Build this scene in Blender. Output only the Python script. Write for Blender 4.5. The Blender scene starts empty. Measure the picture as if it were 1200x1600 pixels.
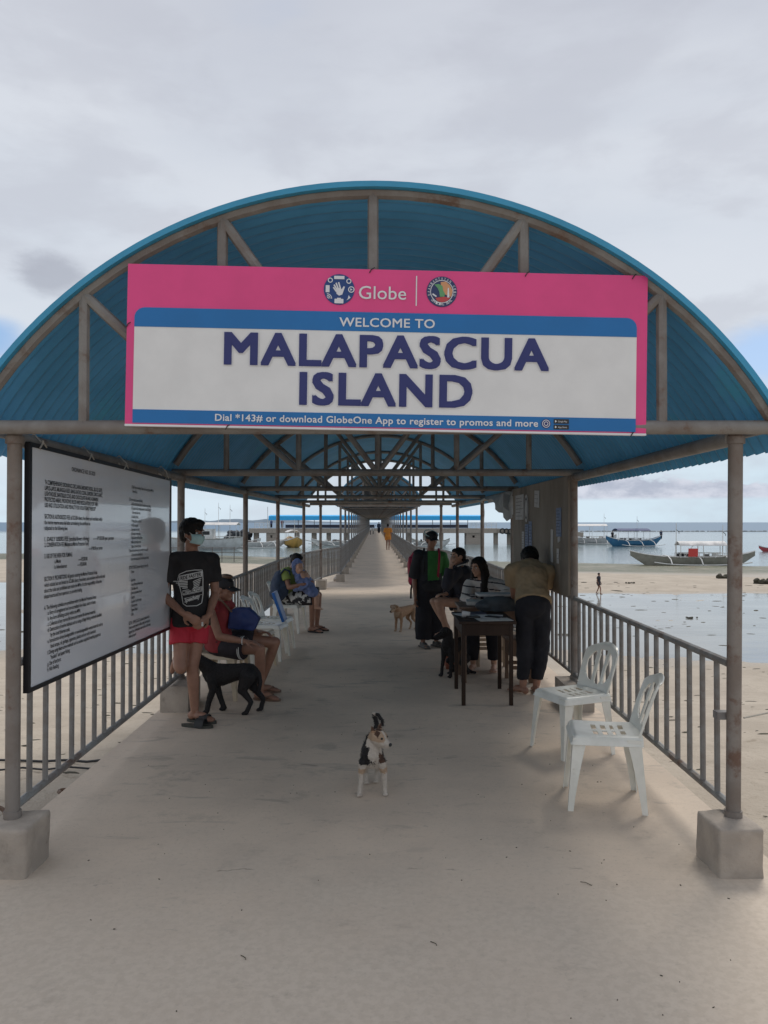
import bpy, bmesh, math, random
import numpy as np
from mathutils import Vector, Matrix, noise
from mathutils.bvhtree import BVHTree

scene = bpy.context.scene
COL = scene.collection
R = math.radians
PI = math.pi
V = Vector
rng = random.Random(7)

# ------------------------------------------------------------------ camera
cd = bpy.data.cameras.new('camera')
cam = bpy.data.objects.new('camera', cd)
COL.objects.link(cam)
cam.location = (0.045, 0, 1.6)
cam.rotation_euler = (R(90 + 0.764), 0, R(-0.095))
cd.sensor_fit = 'HORIZONTAL'
cd.sensor_width = 36
cd.lens = 36
cd.clip_start = 0.05
cd.clip_end = 30000
scene.camera = cam

# ------------------------------------------------------------------ world
SUN_EL, SUN_AZ = 52, 28          # azimuth clockwise from +Y (pier direction)
world = bpy.data.worlds.new('World')
scene.world = world
world.use_nodes = True
NT = world.node_tree
NT.nodes.clear()


def nd(nt, t, **kw):
    n = nt.nodes.new(t)
    for k, v in kw.items():
        if k == 'inp':
            for a, b in v.items():
                n.inputs[a].default_value = b
        else:
            setattr(n, k, v)
    return n


def lk(nt, a, b):
    nt.links.new(a, b)


def mth(nt, op, a, b=None, c=None, clamp=False):
    n = nt.nodes.new('ShaderNodeMath')
    n.operation = op
    n.use_clamp = clamp
    for i, x in enumerate((a, b, c)):
        if x is None:
            continue
        if isinstance(x, (int, float)):
            n.inputs[i].default_value = x
        else:
            nt.links.new(x, n.inputs[i])
    return n.outputs[0]


def sstep(nt, x, lo, hi, tlo=0.0, thi=1.0):
    n = nt.nodes.new('ShaderNodeMapRange')
    n.interpolation_type = 'SMOOTHSTEP'
    for i, q in ((0, x), (1, lo), (2, hi), (3, tlo), (4, thi)):
        if isinstance(q, (int, float)):
            n.inputs[i].default_value = q
        else:
            nt.links.new(q, n.inputs[i])
    return n.outputs[0]


def mixc(nt, f, a, b):
    n = nt.nodes.new('ShaderNodeMix')
    n.data_type = 'RGBA'
    for i, x in ((0, f), (6, a), (7, b)):
        if isinstance(x, (int, float)):
            n.inputs[i].default_value = x
        elif isinstance(x, tuple):
            n.inputs[i].default_value = (*x, 1) if len(x) == 3 else x
        else:
            nt.links.new(x, n.inputs[i])
    return n.outputs[2]


def build_world():
    nt = NT
    tc = nd(nt, 'ShaderNodeTexCoord')
    sep = nd(nt, 'ShaderNodeSeparateXYZ')
    lk(nt, tc.outputs['Generated'], sep.inputs[0])
    x, y, z = sep.outputs
    el = mth(nt, 'ARCSINE', z)
    az = mth(nt, 'ARCTAN2', x, y)
    sky = nd(nt, 'ShaderNodeTexSky', sky_type='NISHITA', sun_disc=False, sun_elevation=R(SUN_EL),
             sun_rotation=R(SUN_AZ), air_density=1.0, dust_density=1.5, ozone_density=1.5)
    bg1 = nd(nt, 'ShaderNodeBackground')
    bg1.inputs[1].default_value = 0.10
    lk(nt, sky.outputs[0], bg1.inputs[0])

    def nz(vec, scale, detail=5, rough=.55, dist=0.0):
        n = nd(nt, 'ShaderNodeTexNoise', inp={'Scale': scale, 'Detail': detail, 'Roughness': rough, 'Distortion': dist})
        lk(nt, vec, n.inputs['Vector'])
        return n.outputs[0]
    # stretched coordinates: streaky high overcast
    comb = nd(nt, 'ShaderNodeCombineXYZ')
    lk(nt, x, comb.inputs[0]); lk(nt, y, comb.inputs[1])
    lk(nt, mth(nt, 'MULTIPLY', z, 2.6), comb.inputs[2])
    n1 = nz(comb.outputs[0], 1.6, 5, .5, .3)
    n2 = nz(comb.outputs[0], 5.0, 6, .55, .2)
    # azimuth/elevation coordinates for the low cloud bank
    comb2 = nd(nt, 'ShaderNodeCombineXYZ')
    lk(nt, az, comb2.inputs[0]); lk(nt, mth(nt, 'MULTIPLY', el, 2.0), comb2.inputs[1])
    n3 = nz(comb2.outputs[0], 14.0, 7, .62)
    n4 = nz(comb2.outputs[0], 5.0, 2, .5)
    # overcast colour by height
    t = sstep(nt, el, 0.0, 0.30)
    base = mixc(nt, t, (.495, .62, .70), (.475, .52, .585))
    t2 = sstep(nt, el, .25, .62)
    base = mixc(nt, t2, base, (.43, .452, .51))
    dens = sstep(nt, n1, .35, .68)
    base = mixc(nt, mth(nt, 'MULTIPLY', dens, .6), base, (.575, .60, .645))
    d2 = sstep(nt, n2, .42, .62)
    base = mixc(nt, mth(nt, 'MULTIPLY', d2, .42), base, (.385, .40, .455))

    # one darker small cloud
    def blob(a0, e0, ra, re, lo, hi, amp=.55, nn=None):
        da = mth(nt, 'DIVIDE', mth(nt, 'SUBTRACT', az, a0), ra)
        de = mth(nt, 'DIVIDE', mth(nt, 'SUBTRACT', el, e0), re)
        dd = mth(nt, 'SQRT', mth(nt, 'ADD', mth(nt, 'MULTIPLY', da, da), mth(nt, 'MULTIPLY', de, de)))
        dd = mth(nt, 'ADD', dd, mth(nt, 'MULTIPLY', mth(nt, 'SUBTRACT', nn or n3, .5), amp * 2))
        return sstep(nt, dd, lo, hi, 1.0, 0.0)
    dk = blob(-.413, .288, .046, .024, .35, 1.25, .8)
    base = mixc(nt, mth(nt, 'MULTIPLY', dk, .62), base, (.26, .275, .33))
    # cumulus bank with flat bottoms low over the horizon
    top = mth(nt, 'ADD', mth(nt, 'MULTIPLY', sstep(nt, n4, .36, .60), .040), .040)
    top = mth(nt, 'ADD', top, mth(nt, 'MULTIPLY', mth(nt, 'SUBTRACT', n3, .5), .10))
    up = sstep(nt, mth(nt, 'SUBTRACT', top, el), -.003, .006)
    dn = sstep(nt, el, .026, .032)
    side = sstep(nt, az, .05, .28)
    bank = mth(nt, 'MULTIPLY', mth(nt, 'MULTIPLY', up, dn), mth(nt, 'ADD', mth(nt, 'MULTIPLY', side, .80), .15))
    bankc = mixc(nt, sstep(nt, n3, .38, .62), (.34, .37, .45), (.52, .54, .61))
    base = mixc(nt, bank, base, bankc)
    # gaps of clear sky
    gap = blob(.470, .192, .080, .046, .25, 1.05, .30, n3)
    gap2 = blob(-.485, .212, .065, .034, .25, 1.05, .30, n3)
    gap3 = mth(nt, 'MULTIPLY', sstep(nt, n1, .42, .30), .25)
    gg = mth(nt, 'MAXIMUM', mth(nt, 'MAXIMUM', gap, gap2), gap3, clamp=True)
    base = mixc(nt, mth(nt, 'MULTIPLY', gg, .85), base, (.20, .36, .62))
    gc = mth(nt, 'SUBTRACT', 1.0, mth(nt, 'MULTIPLY', gg, .35))
    bg2 = nd(nt, 'ShaderNodeBackground')
    bg2.inputs[1].default_value = 1.0
    lk(nt, base, bg2.inputs[0])
    # the sea side below the horizon
    mx = nd(nt, 'ShaderNodeMixShader')
    lk(nt, gc, mx.inputs[0]); lk(nt, bg1.outputs[0], mx.inputs[1]); lk(nt, bg2.outputs[0], mx.inputs[2])
    out = nd(nt, 'ShaderNodeOutputWorld')
    lk(nt, mx.outputs[0], out.inputs[0])


build_world()
sd = bpy.data.lights.new('sun', 'SUN')
sd.energy = 1.5
sd.angle = R(20)
sd.color = (1.0, .95, .88)
sun = bpy.data.objects.new('sun', sd)
COL.objects.link(sun)
e, a = R(SUN_EL), R(SUN_AZ)
sdir = V((math.sin(a) * math.cos(e), math.cos(a) * math.cos(e), math.sin(e)))
sun.rotation_euler = sdir.to_track_quat('Z', 'Y').to_euler()
sun.location = sdir * 60

scene.view_settings.view_transform = 'Standard'
scene.view_settings.look = 'None'
scene.view_settings.exposure = 0.40
scene.view_settings.gamma = 1.0
scene.view_settings.use_curve_mapping = False


# ------------------------------------------------------------------ materials
def mat(name, c1, c2=None, rough=.6, scale=8, detail=5, lo=.35, hi=.65, bump=0.0, bscale=None, metallic=0.0,
        coat=0.0, stretch=(1, 1, 1), spec=.5, c3=None, s3=3.0, lo3=.55, hi3=.7, sss=0.0, gen=False):
    m = bpy.data.materials.new(name)
    m.use_nodes = True
    nt = m.node_tree
    b = nt.nodes['Principled BSDF']
    b.inputs['Roughness'].default_value = rough
    b.inputs['Metallic'].default_value = metallic
    b.inputs['Specular IOR Level'].default_value = spec
    b.inputs['Coat Weight'].default_value = coat
    if sss:
        b.inputs['Subsurface Weight'].default_value = sss
        b.inputs['Subsurface Radius'].default_value = (.01, .004, .002)
    tc = nd(nt, 'ShaderNodeTexCoord')
    mp = nd(nt, 'ShaderNodeMapping')
    mp.inputs['Scale'].default_value = stretch
    lk(nt, tc.outputs['Object'], mp.inputs[0])
    if c2 is None:
        c2 = tuple(x * .85 for x in c1)
    n = nd(nt, 'ShaderNodeTexNoise', inp={'Scale': scale, 'Detail': detail, 'Roughness': .6})
    lk(nt, mp.outputs[0], n.inputs['Vector'])
    col = mixc(nt, sstep(nt, n.outputs[0], lo, hi), c1, c2)
    if c3 is not None:
        n3 = nd(nt, 'ShaderNodeTexNoise', inp={'Scale': s3, 'Detail': 8, 'Roughness': .7})
        lk(nt, mp.outputs[0], n3.inputs['Vector'])
        col = mixc(nt, sstep(nt, n3.outputs[0], lo3, hi3), col, c3)
    lk(nt, col, b.inputs['Base Color'])
    if bump:
        nb = nd(nt, 'ShaderNodeTexNoise', inp={'Scale': bscale or scale * 3, 'Detail': 6, 'Roughness': .65})
        lk(nt, mp.outputs[0], nb.inputs['Vector'])
        bp = nd(nt, 'ShaderNodeBump', inp={'Strength': bump, 'Distance': .01})
        lk(nt, nb.outputs[0], bp.inputs['Height'])
        lk(nt, bp.outputs[0], b.inputs['Normal'])
    return m


M = {}
M['steel'] = mat('painted_steel', (.20, .195, .19), (.15, .135, .125), .55, 9, c3=(.115, .07, .05), s3=7, lo3=.54, hi3=.70, bump=.25, bscale=60)
M['steel_light'] = mat('weathered_steel', (.225, .215, .20), (.165, .145, .13), .6, 5, c3=(.13, .078, .052), s3=6, lo3=.53, hi3=.70, bump=.3, bscale=70)
M['rail'] = mat('rail_steel', (.235, .24, .235), (.17, .15, .135), .55, 6, c3=(.125, .078, .055), s3=5, lo3=.52, hi3=.68, bump=.25, bscale=70)
M['roof'] = mat('blue_roof_sheet', (.085, .345, .62), (.065, .29, .52), .40, 2.0, c3=(.07, .37, .56), s3=1.2, bump=0.05)
M['roof_trim'] = mat('blue_roof_trim', (.04, .30, .50), None, .4, 3)
M['concrete'] = mat('rough_concrete', (.42, .36, .30), (.33, .285, .24), .9, 6, c3=(.20, .17, .14), s3=7, lo3=.58, hi3=.75, bump=.6, bscale=40)
M['post'] = mat('rusted_post_paint', (.225, .20, .178), (.17, .138, .115), .6, 4, c3=(.13, .075, .052), s3=7, lo3=.50, hi3=.66, bump=.35, bscale=60)
M['white_plastic'] = mat('white_plastic', (.80, .79, .72), (.70, .69, .62), .34, 6, c3=(.48, .44, .36), s3=9, lo3=.60, hi3=.8)
M['cream_plastic'] = mat('cream_plastic', (.62, .52, .38), (.54, .45, .32), .45, 6)
M['dark_wood'] = mat('dark_wood', (.026, .015, .011), (.040, .024, .017), .6, 6, stretch=(1, 1, .15), spec=.2)
M['brown_wood'] = mat('brown_wood', (.12, .07, .045), (.19, .12, .08), .55, 8, stretch=(1, 1, .15), bump=.1)
M['pale_wood'] = mat('pale_wood', (.40, .30, .22), (.30, .22, .15), .6, 8, stretch=(1, 1, .15), bump=.1)
M['plywood'] = mat('plywood', (.29, .25, .205), (.21, .18, .145), .75, 2.2, c3=(.13, .11, .095), s3=1.6, lo3=.5, hi3=.7, stretch=(1, 1.0, .5), bump=.15)
M['paper'] = mat('paper', (.55, .55, .55), (.47, .47, .47), .8, 6)
M['paper_blue'] = mat('blue_paper', (.18, .25, .42), (.28, .33, .44), .8, 20)
M['black'] = mat('black_rubber', (.015, .015, .016), (.025, .025, .025), .6)
M['black_metal'] = mat('black_frame', (.012, .012, .015), None, .4)
M['white_paint'] = mat('white_paint', (.75, .75, .73), (.62, .61, .58), .5, 3)
M['skin'] = mat('brown_skin', (.33, .172, .115), (.27, .138, .092), .5, 12, sss=.05)
M['skin_light'] = mat('light_brown_skin', (.50, .29, .20), (.43, .245, .17), .5, 12, sss=.05)
M['hair'] = mat('black_hair', (.006, .005, .005), (.012, .010, .009), .5, 60, bump=.8, bscale=220, stretch=(1, 1, .3), spec=.25)
M['rope'] = mat('rope', (.42, .39, .34), None, .9, 60, bump=.5)


def pure(name, c, rough=.55, coat=0.0):
    return mat(name, c, tuple(x * .93 for x in c), rough, 4, coat=coat)


# ------------------------------------------------------------------ mesh builder
class MB:
    def __init__(s):
        s.v, s.f, s.m = [], [], []

    def add(s, vs, fs, mi=0):
        o = len(s.v)
        s.v += [tuple(p) for p in vs]
        s.f += [tuple(i + o for i in f) for f in fs]
        s.m += [mi] * len(fs)

    def box(s, c, d, rot=None, mi=0, taper=None):
        x, y, z = d[0] / 2, d[1] / 2, d[2] / 2
        vs = []
        for k in (-1, 1):
            t = 1 if (taper is None or k < 0) else taper
            for i, j in ((-1, -1), (1, -1), (1, 1), (-1, 1)):
                p = V((i * x * t, j * y * t, k * z))
                if rot is not None:
                    p = rot @ p
                vs.append(p + V(c))
        s.add(vs, [(3, 2, 1, 0), (4, 5, 6, 7), (0, 1, 5, 4), (1, 2, 6, 5), (2, 3, 7, 6), (3, 0, 4, 7)], mi)

    def tube(s, pts, r, n=8, mi=0, flat=None, caps=True):
        pts = [V(p) for p in pts]
        N = len(pts)
        rs = r if isinstance(r, (list, tuple)) else [r] * N
        t0 = (pts[1] - pts[0]).normalized()
        up = V((0, 0, 1)) if abs(t0.z) < .9 else V((1, 0, 0))
        a = t0.cross(up).normalized()
        vs = []
        for i, p in enumerate(pts):
            t = (pts[min(i + 1, N - 1)] - pts[max(i - 1, 0)]).normalized()
            a = (a - t * a.dot(t)).normalized()
            b = t.cross(a)
            for k in range(n):
                w = 2 * PI * k / n
                fb = flat if flat else 1
                vs.append(p + (a * math.cos(w) + b * math.sin(w) * fb) * rs[i])
        fs = []
        for i in range(N - 1):
            for k in range(n):
                k2 = (k + 1) % n
                fs.append((i * n + k, i * n + k2, (i + 1) * n + k2, (i + 1) * n + k))
        if caps:
            fs.append(tuple(range(n))[::-1])
            fs.append(tuple((N - 1) * n + k for k in range(n)))
        s.add(vs, fs, mi)

    def ell(s, c, r, ax=None, nu=14, nv=10, mi=0):
        if isinstance(r, (int, float)):
            r = (r, r, r)
        A = ax if ax is not None else Matrix.Identity(3)
        vs = [V(c) + A @ V((0, 0, -r[2]))]
        for j in range(1, nv):
            ph = -PI / 2 + PI * j / nv
            for i in range(nu):
                th = 2 * PI * i / nu
                vs.append(V(c) + A @ V((r[0] * math.cos(ph) * math.cos(th), r[1] * math.cos(ph) * math.sin(th), r[2] * math.sin(ph))))
        vs.append(V(c) + A @ V((0, 0, r[2])))
        fs = []
        for i in range(nu):
            fs.append((0, 1 + (i + 1) % nu, 1 + i))
        for j in range(nv - 2):
            for i in range(nu):
                a = 1 + j * nu
                fs.append((a + i, a + (i + 1) % nu, a + nu + (i + 1) % nu, a + nu + i))
        a = 1 + (nv - 2) * nu
        for i in range(nu):
            fs.append((a + i, a + (i + 1) % nu, len(vs) - 1))
        s.add(vs, fs, mi)

    def cap(s, a, b, ra, rb, n=12, mi=0):
        """tapered limb with round ends"""
        a, b = V(a), V(b)
        t = (b - a)
        L = t.length
        t = t / L
        pts, rs = [], []
        for k in (90, 60, 30):
            pts.append(a - t * ra * math.sin(R(k))); rs.append(max(ra * math.cos(R(k)), ra * .05))
        for k in range(5):
            q = k / 4
            pts.append(a + t * L * q); rs.append(ra + (rb - ra) * q)
        for k in (30, 60, 90):
            pts.append(b + t * rb * math.sin(R(k))); rs.append(max(rb * math.cos(R(k)), rb * .05))
        s.tube(pts, rs, n, mi)

    def loft(s, rings, mi=0, caps=True, closed=True):
        n = len(rings[0])
        vs = [p for r in rings for p in r]
        fs = []
        for i in range(len(rings) - 1):
            for k in range(n if closed else n - 1):
                k2 = (k + 1) % n
                fs.append((i * n + k, i * n + k2, (i + 1) * n + k2, (i + 1) * n + k))
        if caps:
            fs.append(tuple(range(n))[::-1])
            fs.append(tuple((len(rings) - 1) * n + k for k in range(n)))
        s.add(vs, fs, mi)

    def prism(s, poly, fn, d0, d1, mi=0):
        """poly: 2-D outline; fn(u, v, d) -> 3-D point"""
        n = len(poly)
        vs = [fn(u, v, d0) for u, v in poly] + [fn(u, v, d1) for u, v in poly]
        fs = [tuple(range(n))[::-1], tuple(range(n, 2 * n))]
        fs += [(k, (k + 1) % n, n + (k + 1) % n, n + k) for k in range(n)]
        s.add(vs, fs, mi)

    def mesh(s, name, mats, origin=(0, 0, 0), bevel=0.0, smooth=None):
        me = bpy.data.meshes.new(name)
        o = V(origin)
        me.from_pydata([(p[0] - o.x, p[1] - o.y, p[2] - o.z) for p in s.v], [], s.f)
        for m in mats:
            me.materials.append(m)
        bm = bmesh.new()
        bm.from_mesh(me)
        for f, k in zip(bm.faces, s.m):
            f.material_index = k
        bmesh.ops.recalc_face_normals(bm, faces=bm.faces)
        if bevel:
            bmesh.ops.bevel(bm, geom=[e for e in bm.edges if e.calc_face_angle(0) > .6], offset=bevel, segments=2,
                            profile=.6, affect='EDGES', clamp_overlap=True)
        bm.to_mesh(me)
        bm.free()
        if smooth:
            sharp_smooth(me, smooth)
        return me


def sharp_smooth(me, ang):
    me.polygons.foreach_set('use_smooth', [True] * len(me.polygons))
    me.set_sharp_from_angle(angle=R(ang))


def aslist(m):
    return [M[x] if isinstance(x, str) else x for x in (m if isinstance(m, (list, tuple)) else [m])]


def root_of(o):
    while o.parent:
        o = o.parent
    return o


def build(mb, name, m, parent=None, bevel=0.0, smooth=40, kind=None, local=False, loc=None):
    """one mesh object; geometry is given in world coordinates unless local"""
    org = (0, 0, 0)
    if parent is not None and not local:
        org = WORLD[parent.name]
    elif loc is not None and not local:
        org = loc
    me = mb.mesh(name, aslist(m), org, bevel, smooth)
    o = bpy.data.objects.new(name, me)
    COL.objects.link(o)
    if parent is not None:
        o.parent = parent
        KIDS.setdefault(parent.name, []).append(o)
        WORLD[o.name] = WORLD[parent.name]
    else:
        o.location = loc or (0, 0, 0)
        WORLD[o.name] = V(loc or (0, 0, 0))
    if kind:
        o['kind'] = kind
    return o


WORLD = {}


def tag(o, label, cat, group=None):
    o['label'] = label
    o['category'] = cat
    if group:
        o['group'] = group
    return o


def thing(name, label, cat, loc=(0, 0, 0), rz=0.0, group=None):
    o = bpy.data.objects.new(name, None)
    o.empty_display_size = .1
    COL.objects.link(o)
    o.location = loc
    o.rotation_euler = (0, 0, rz)
    WORLD[o.name] = V(loc)
    return tag(o, label, cat, group)


KIDS = {}


def copy_tree(o, loc=None, rz=None, label=None, parent=None, swap=None):
    c = o.copy()
    COL.objects.link(c)
    if parent is not None:
        c.parent = parent
    if loc is not None:
        c.location = loc
        WORLD[c.name] = V(loc)
    if rz is not None:
        c.rotation_euler = (0, 0, rz)
    if label:
        c['label'] = label
    for ch in list(KIDS.get(o.name, [])):
        KIDS.setdefault(c.name, []).append(copy_tree(ch, parent=c, swap=swap))
    if swap and c.type == 'MESH':
        for a, b in swap.items():
            for k, s in enumerate(c.material_slots):
                if s.material and s.material.name == a:
                    s.link = 'OBJECT'
                    s.material = b
    return c


def rotz(a):
    return Matrix.Rotation(a, 3, 'Z')


def remesh(mb, voxel, smooth_it=3, wr=0.0, wscale=12, mats=(), colfn=None, name='body'):
    me = bpy.data.meshes.new('tmp')
    me.from_pydata(mb.v, [], mb.f)
    bm = bmesh.new(); bm.from_mesh(me)
    bmesh.ops.recalc_face_normals(bm, faces=bm.faces)
    bm.to_mesh(me); bm.free()
    o = bpy.data.objects.new('tmp', me)
    COL.objects.link(o)
    r = o.modifiers.new('r', 'REMESH'); r.mode = 'VOXEL'; r.voxel_size = voxel; r.use_smooth_shade = True
    if smooth_it:
        q = o.modifiers.new('s', 'SMOOTH'); q.factor = .5; q.iterations = smooth_it
    dg = bpy.context.evaluated_depsgraph_get()
    out = bpy.data.meshes.new_from_object(o.evaluated_get(dg))
    bpy.data.objects.remove(o)
    bpy.data.meshes.remove(me)
    out.name = name
    n = len(out.vertices)
    co = np.empty(n * 3, 'f'); out.vertices.foreach_get('co', co)
    if wr:
        no = np.empty(n * 3, 'f'); out.vertices.foreach_get('normal', no)
        co = co.reshape(-1, 3); no = no.reshape(-1, 3)
        for i in range(n):
            p = V((co[i][0] * wscale, co[i][1] * wscale, co[i][2] * wscale * .8))
            co[i] += no[i] * (noise.noise(p) + .5 * noise.noise(p * 2.3)) * wr
        out.vertices.foreach_set('co', co.reshape(-1))
        co = co.reshape(-1)
    out.materials.clear()
    for m in aslist(mats):
        out.materials.append(m)
    idx = np.zeros(len(out.polygons), 'i')
    if colfn:
        c = np.empty(len(out.polygons) * 3, 'f'); out.polygons.foreach_get('center', c)
        c = c.reshape(-1, 3)
        for i in range(len(idx)):
            idx[i] = colfn(V(c[i]))
    out.polygons.foreach_set('material_index', idx)
    out.polygons.foreach_set('use_smooth', [True] * len(out.polygons))
    out.update()
    return out


def link_mesh(me, name, parent, kind=None):
    """mesh in world coordinates -> child of parent"""
    off = WORLD[parent.name]
    me.transform(Matrix.Translation(-off))
    o = bpy.data.objects.new(name, me)
    COL.objects.link(o)
    o.parent = parent
    KIDS.setdefault(parent.name, []).append(o)
    WORLD[o.name] = WORLD[parent.name]
    if kind:
        o['kind'] = kind
    return o


_txt = {}


def text_pts(body, bold=0.0, space=1.0):
    """flat triangulated lettering: verts (x, y), faces; left-aligned, baseline 0, nominal size 1"""
    k = (body, bold, space)
    if k in _txt:
        return _txt[k]
    cu = bpy.data.curves.new('t', 'FONT')
    cu.body = body
    cu.size = 1
    cu.offset = bold
    cu.space_character = space
    cu.resolution_u = 3
    o = bpy.data.objects.new('t', cu)
    COL.objects.link(o)
    dg = bpy.context.evaluated_depsgraph_get()
    me = bpy.data.meshes.new_from_object(o.evaluated_get(dg))
    vs = [(v.co.x, v.co.y) for v in me.vertices]
    fs = [tuple(p.vertices) for p in me.polygons]
    bpy.data.objects.remove(o)
    bpy.data.curves.remove(cu)
    bpy.data.meshes.remove(me)
    _txt[k] = (vs, fs)
    return _txt[k]


def text_into(mb, body, x0, y0, width=None, height=None, fn=None, mi=0, bold=0.0, center=False, slant=0.0, space=1.0):
    """fit lettering: width, cap height; fn(x, y) -> 3-D"""
    vs, fs = text_pts(body, bold, space)
    if not vs:
        return
    ax = min(v[0] for v in vs); bx = max(v[0] for v in vs)
    cap = max(v[1] for v in text_pts('H', 0.0)[0])
    sy = height / cap
    sx = sy if width is None else width / (bx - ax)
    w = (bx - ax) * sx
    ox = x0 - (w / 2 if center else 0)
    mb.add([fn(ox + (v[0] - ax) * sx + v[1] * slant * sy, y0 + v[1] * sy) for v in vs], fs, mi)

# ================================================================== SETTING
def fbm(x, y, s, o=3):
    a, t, f = 1.0, 0.0, s
    for _ in range(o):
        t += a * noise.noise(V((x * f, y * f, 3.7)))
        a *= .5
        f *= 2.1
    return t


def shore(x):
    return 69 - .42 * max(-35, min(30, x))


def ground_z(x, y):
    w = fbm(x, y, .045, 2) * 3.0
    n = fbm(x, y, .6, 3)
    y0 = y
    if 12 < y < 26: y = y + (w * .55 + .5 * fbm(x * .5, y0, .5, 3)) * min(1, (y - 12) / 7) * min(1, (26 - y) / 3)
    if y < 3.5:
        z = -.035
    elif y < 4.6:
        z = -.035 - .11 * (y - 3.5) / 1.1
    elif y < 17:
        z = -.145 - 1.965 * (y - 4.6) / 12.4
    else:
        z = -2.11 - .14 * min(1, (y - 17) / 8.5) + .035 * fbm(x * .45, y0, .45, 4) * min(1, (y - 16) / 3)
    ye = 42 + w * .9 + (6 if x < -14 else 0) * min(1, max(0, (-x - 14) / 8))
    s = shore(x) + w * .5
    if y >= 17:
        k2 = min(1, max(0, (y - 19) / 6))
        if y < ye:
            z = z * (1 - k2) + k2 * (-2.25 + .042 * fbm(x * .5, y, .22, 4))
        else:
            k = min(1, (y - ye) / 5)
            z = -2.25 + .03 * fbm(x, y, .16, 3) * (1 - k) + .17 * k * (2 - k)
            if y > s - 9:
                if y < s: z -= .27 * ((y - s + 9) / 9)
                elif y < s + 13: z = -2.345 + .05 * fbm(x * .35, y, .5, 3)
                else: z = -2.37 - (y - s - 13) * .03
    z += n * (.018 if y < 21 else .012) + .01 * noise.noise(V((x * 3.1, y * 3.1, 0)))
    if y < 16 and abs(x) > 1.9:
        z += .03 * noise.noise(V((x * 5.3, y * 5.3, 1.0))) * (1 if y < 10 else .5)
    return z


def axis(a, b, fine, grow):
    out = [0.0]
    st = fine
    while out[-1] < b:
        out.append(out[-1] + st)
        if out[-1] > a:
            st *= grow
    return out


def grid_mesh(xs, ys, fz):
    vs = [(x, y, fz(x, y)) for y in ys for x in xs]
    n = len(xs)
    fs = [(j * n + i, j * n + i + 1, (j + 1) * n + i + 1, (j + 1) * n + i) for j in range(len(ys) - 1) for i in range(n - 1)]
    return vs, fs


def sand_material():
    m = bpy.data.materials.new('beach_sand'); m.use_nodes = True
    nt = m.node_tree; b = nt.nodes['Principled BSDF']
    tc = nd(nt, 'ShaderNodeTexCoord'); sp = nd(nt, 'ShaderNodeSeparateXYZ')
    lk(nt, tc.outputs['Object'], sp.inputs[0])

    def nz(sc, de=6, st=(1, 1, 1), ro=.6):
        mp = nd(nt, 'ShaderNodeMapping'); mp.inputs['Scale'].default_value = st
        lk(nt, tc.outputs['Object'], mp.inputs[0])
        n = nd(nt, 'ShaderNodeTexNoise', inp={'Scale': sc, 'Detail': de, 'Roughness': ro})
        lk(nt, mp.outputs[0], n.inputs['Vector']); return n.outputs[0]
    c = mixc(nt, sstep(nt, nz(.8), .35, .65), (.49, .425, .345), (.42, .36, .29))
    c = mixc(nt, mth(nt, 'MULTIPLY', sstep(nt, nz(9, 8, ro=.75), .60, .68), .6), c, (.26, .21, .155))
    c = mixc(nt, mth(nt, 'MULTIPLY', sstep(nt, nz(1.6, 8, (1, 2.2, 1), .7), .60, .67), .5), c, (.22, .18, .13))
    # wet sand near the water table
    wet = sstep(nt, mth(nt, 'ADD', sp.outputs[2], mth(nt, 'MULTIPLY', nz(.5), .10)), -2.10, -2.17)
    c = mixc(nt, wet, c, (.33, .28, .22))
    # weed on the tidal edge
    far = sstep(nt, sp.outputs[1], 56, 62)
    low = sstep(nt, sp.outputs[2], -2.19, -2.26)
    al = mth(nt, 'MULTIPLY', mth(nt, 'MULTIPLY', far, low), sstep(nt, nz(.35, 6, (.35, 1, 1)), .30, .44))
    c = mixc(nt, al, c, mixc(nt, sstep(nt, nz(1.5), .4, .6), (.065, .075, .03), (.13, .12, .07)))
    c = mixc(nt, mth(nt, 'MULTIPLY', sstep(nt, nz(24, 4), .60, .72), .45), c, (.25, .21, .16))
    lk(nt, c, b.inputs['Base Color'])
    lk(nt, sstep(nt, wet, 0, 1, .95, .45), b.inputs['Roughness'])
    bp = nd(nt, 'ShaderNodeBump', inp={'Strength': .8, 'Distance': .05})
    h = mth(nt, 'ADD', nz(7, 7), mth(nt, 'MULTIPLY', nz(45, 3), .25))
    lk(nt, h, bp.inputs['Height']); lk(nt, bp.outputs[0], b.inputs['Normal'])
    b.inputs['Specular IOR Level'].default_value = .3
    return m


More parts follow.
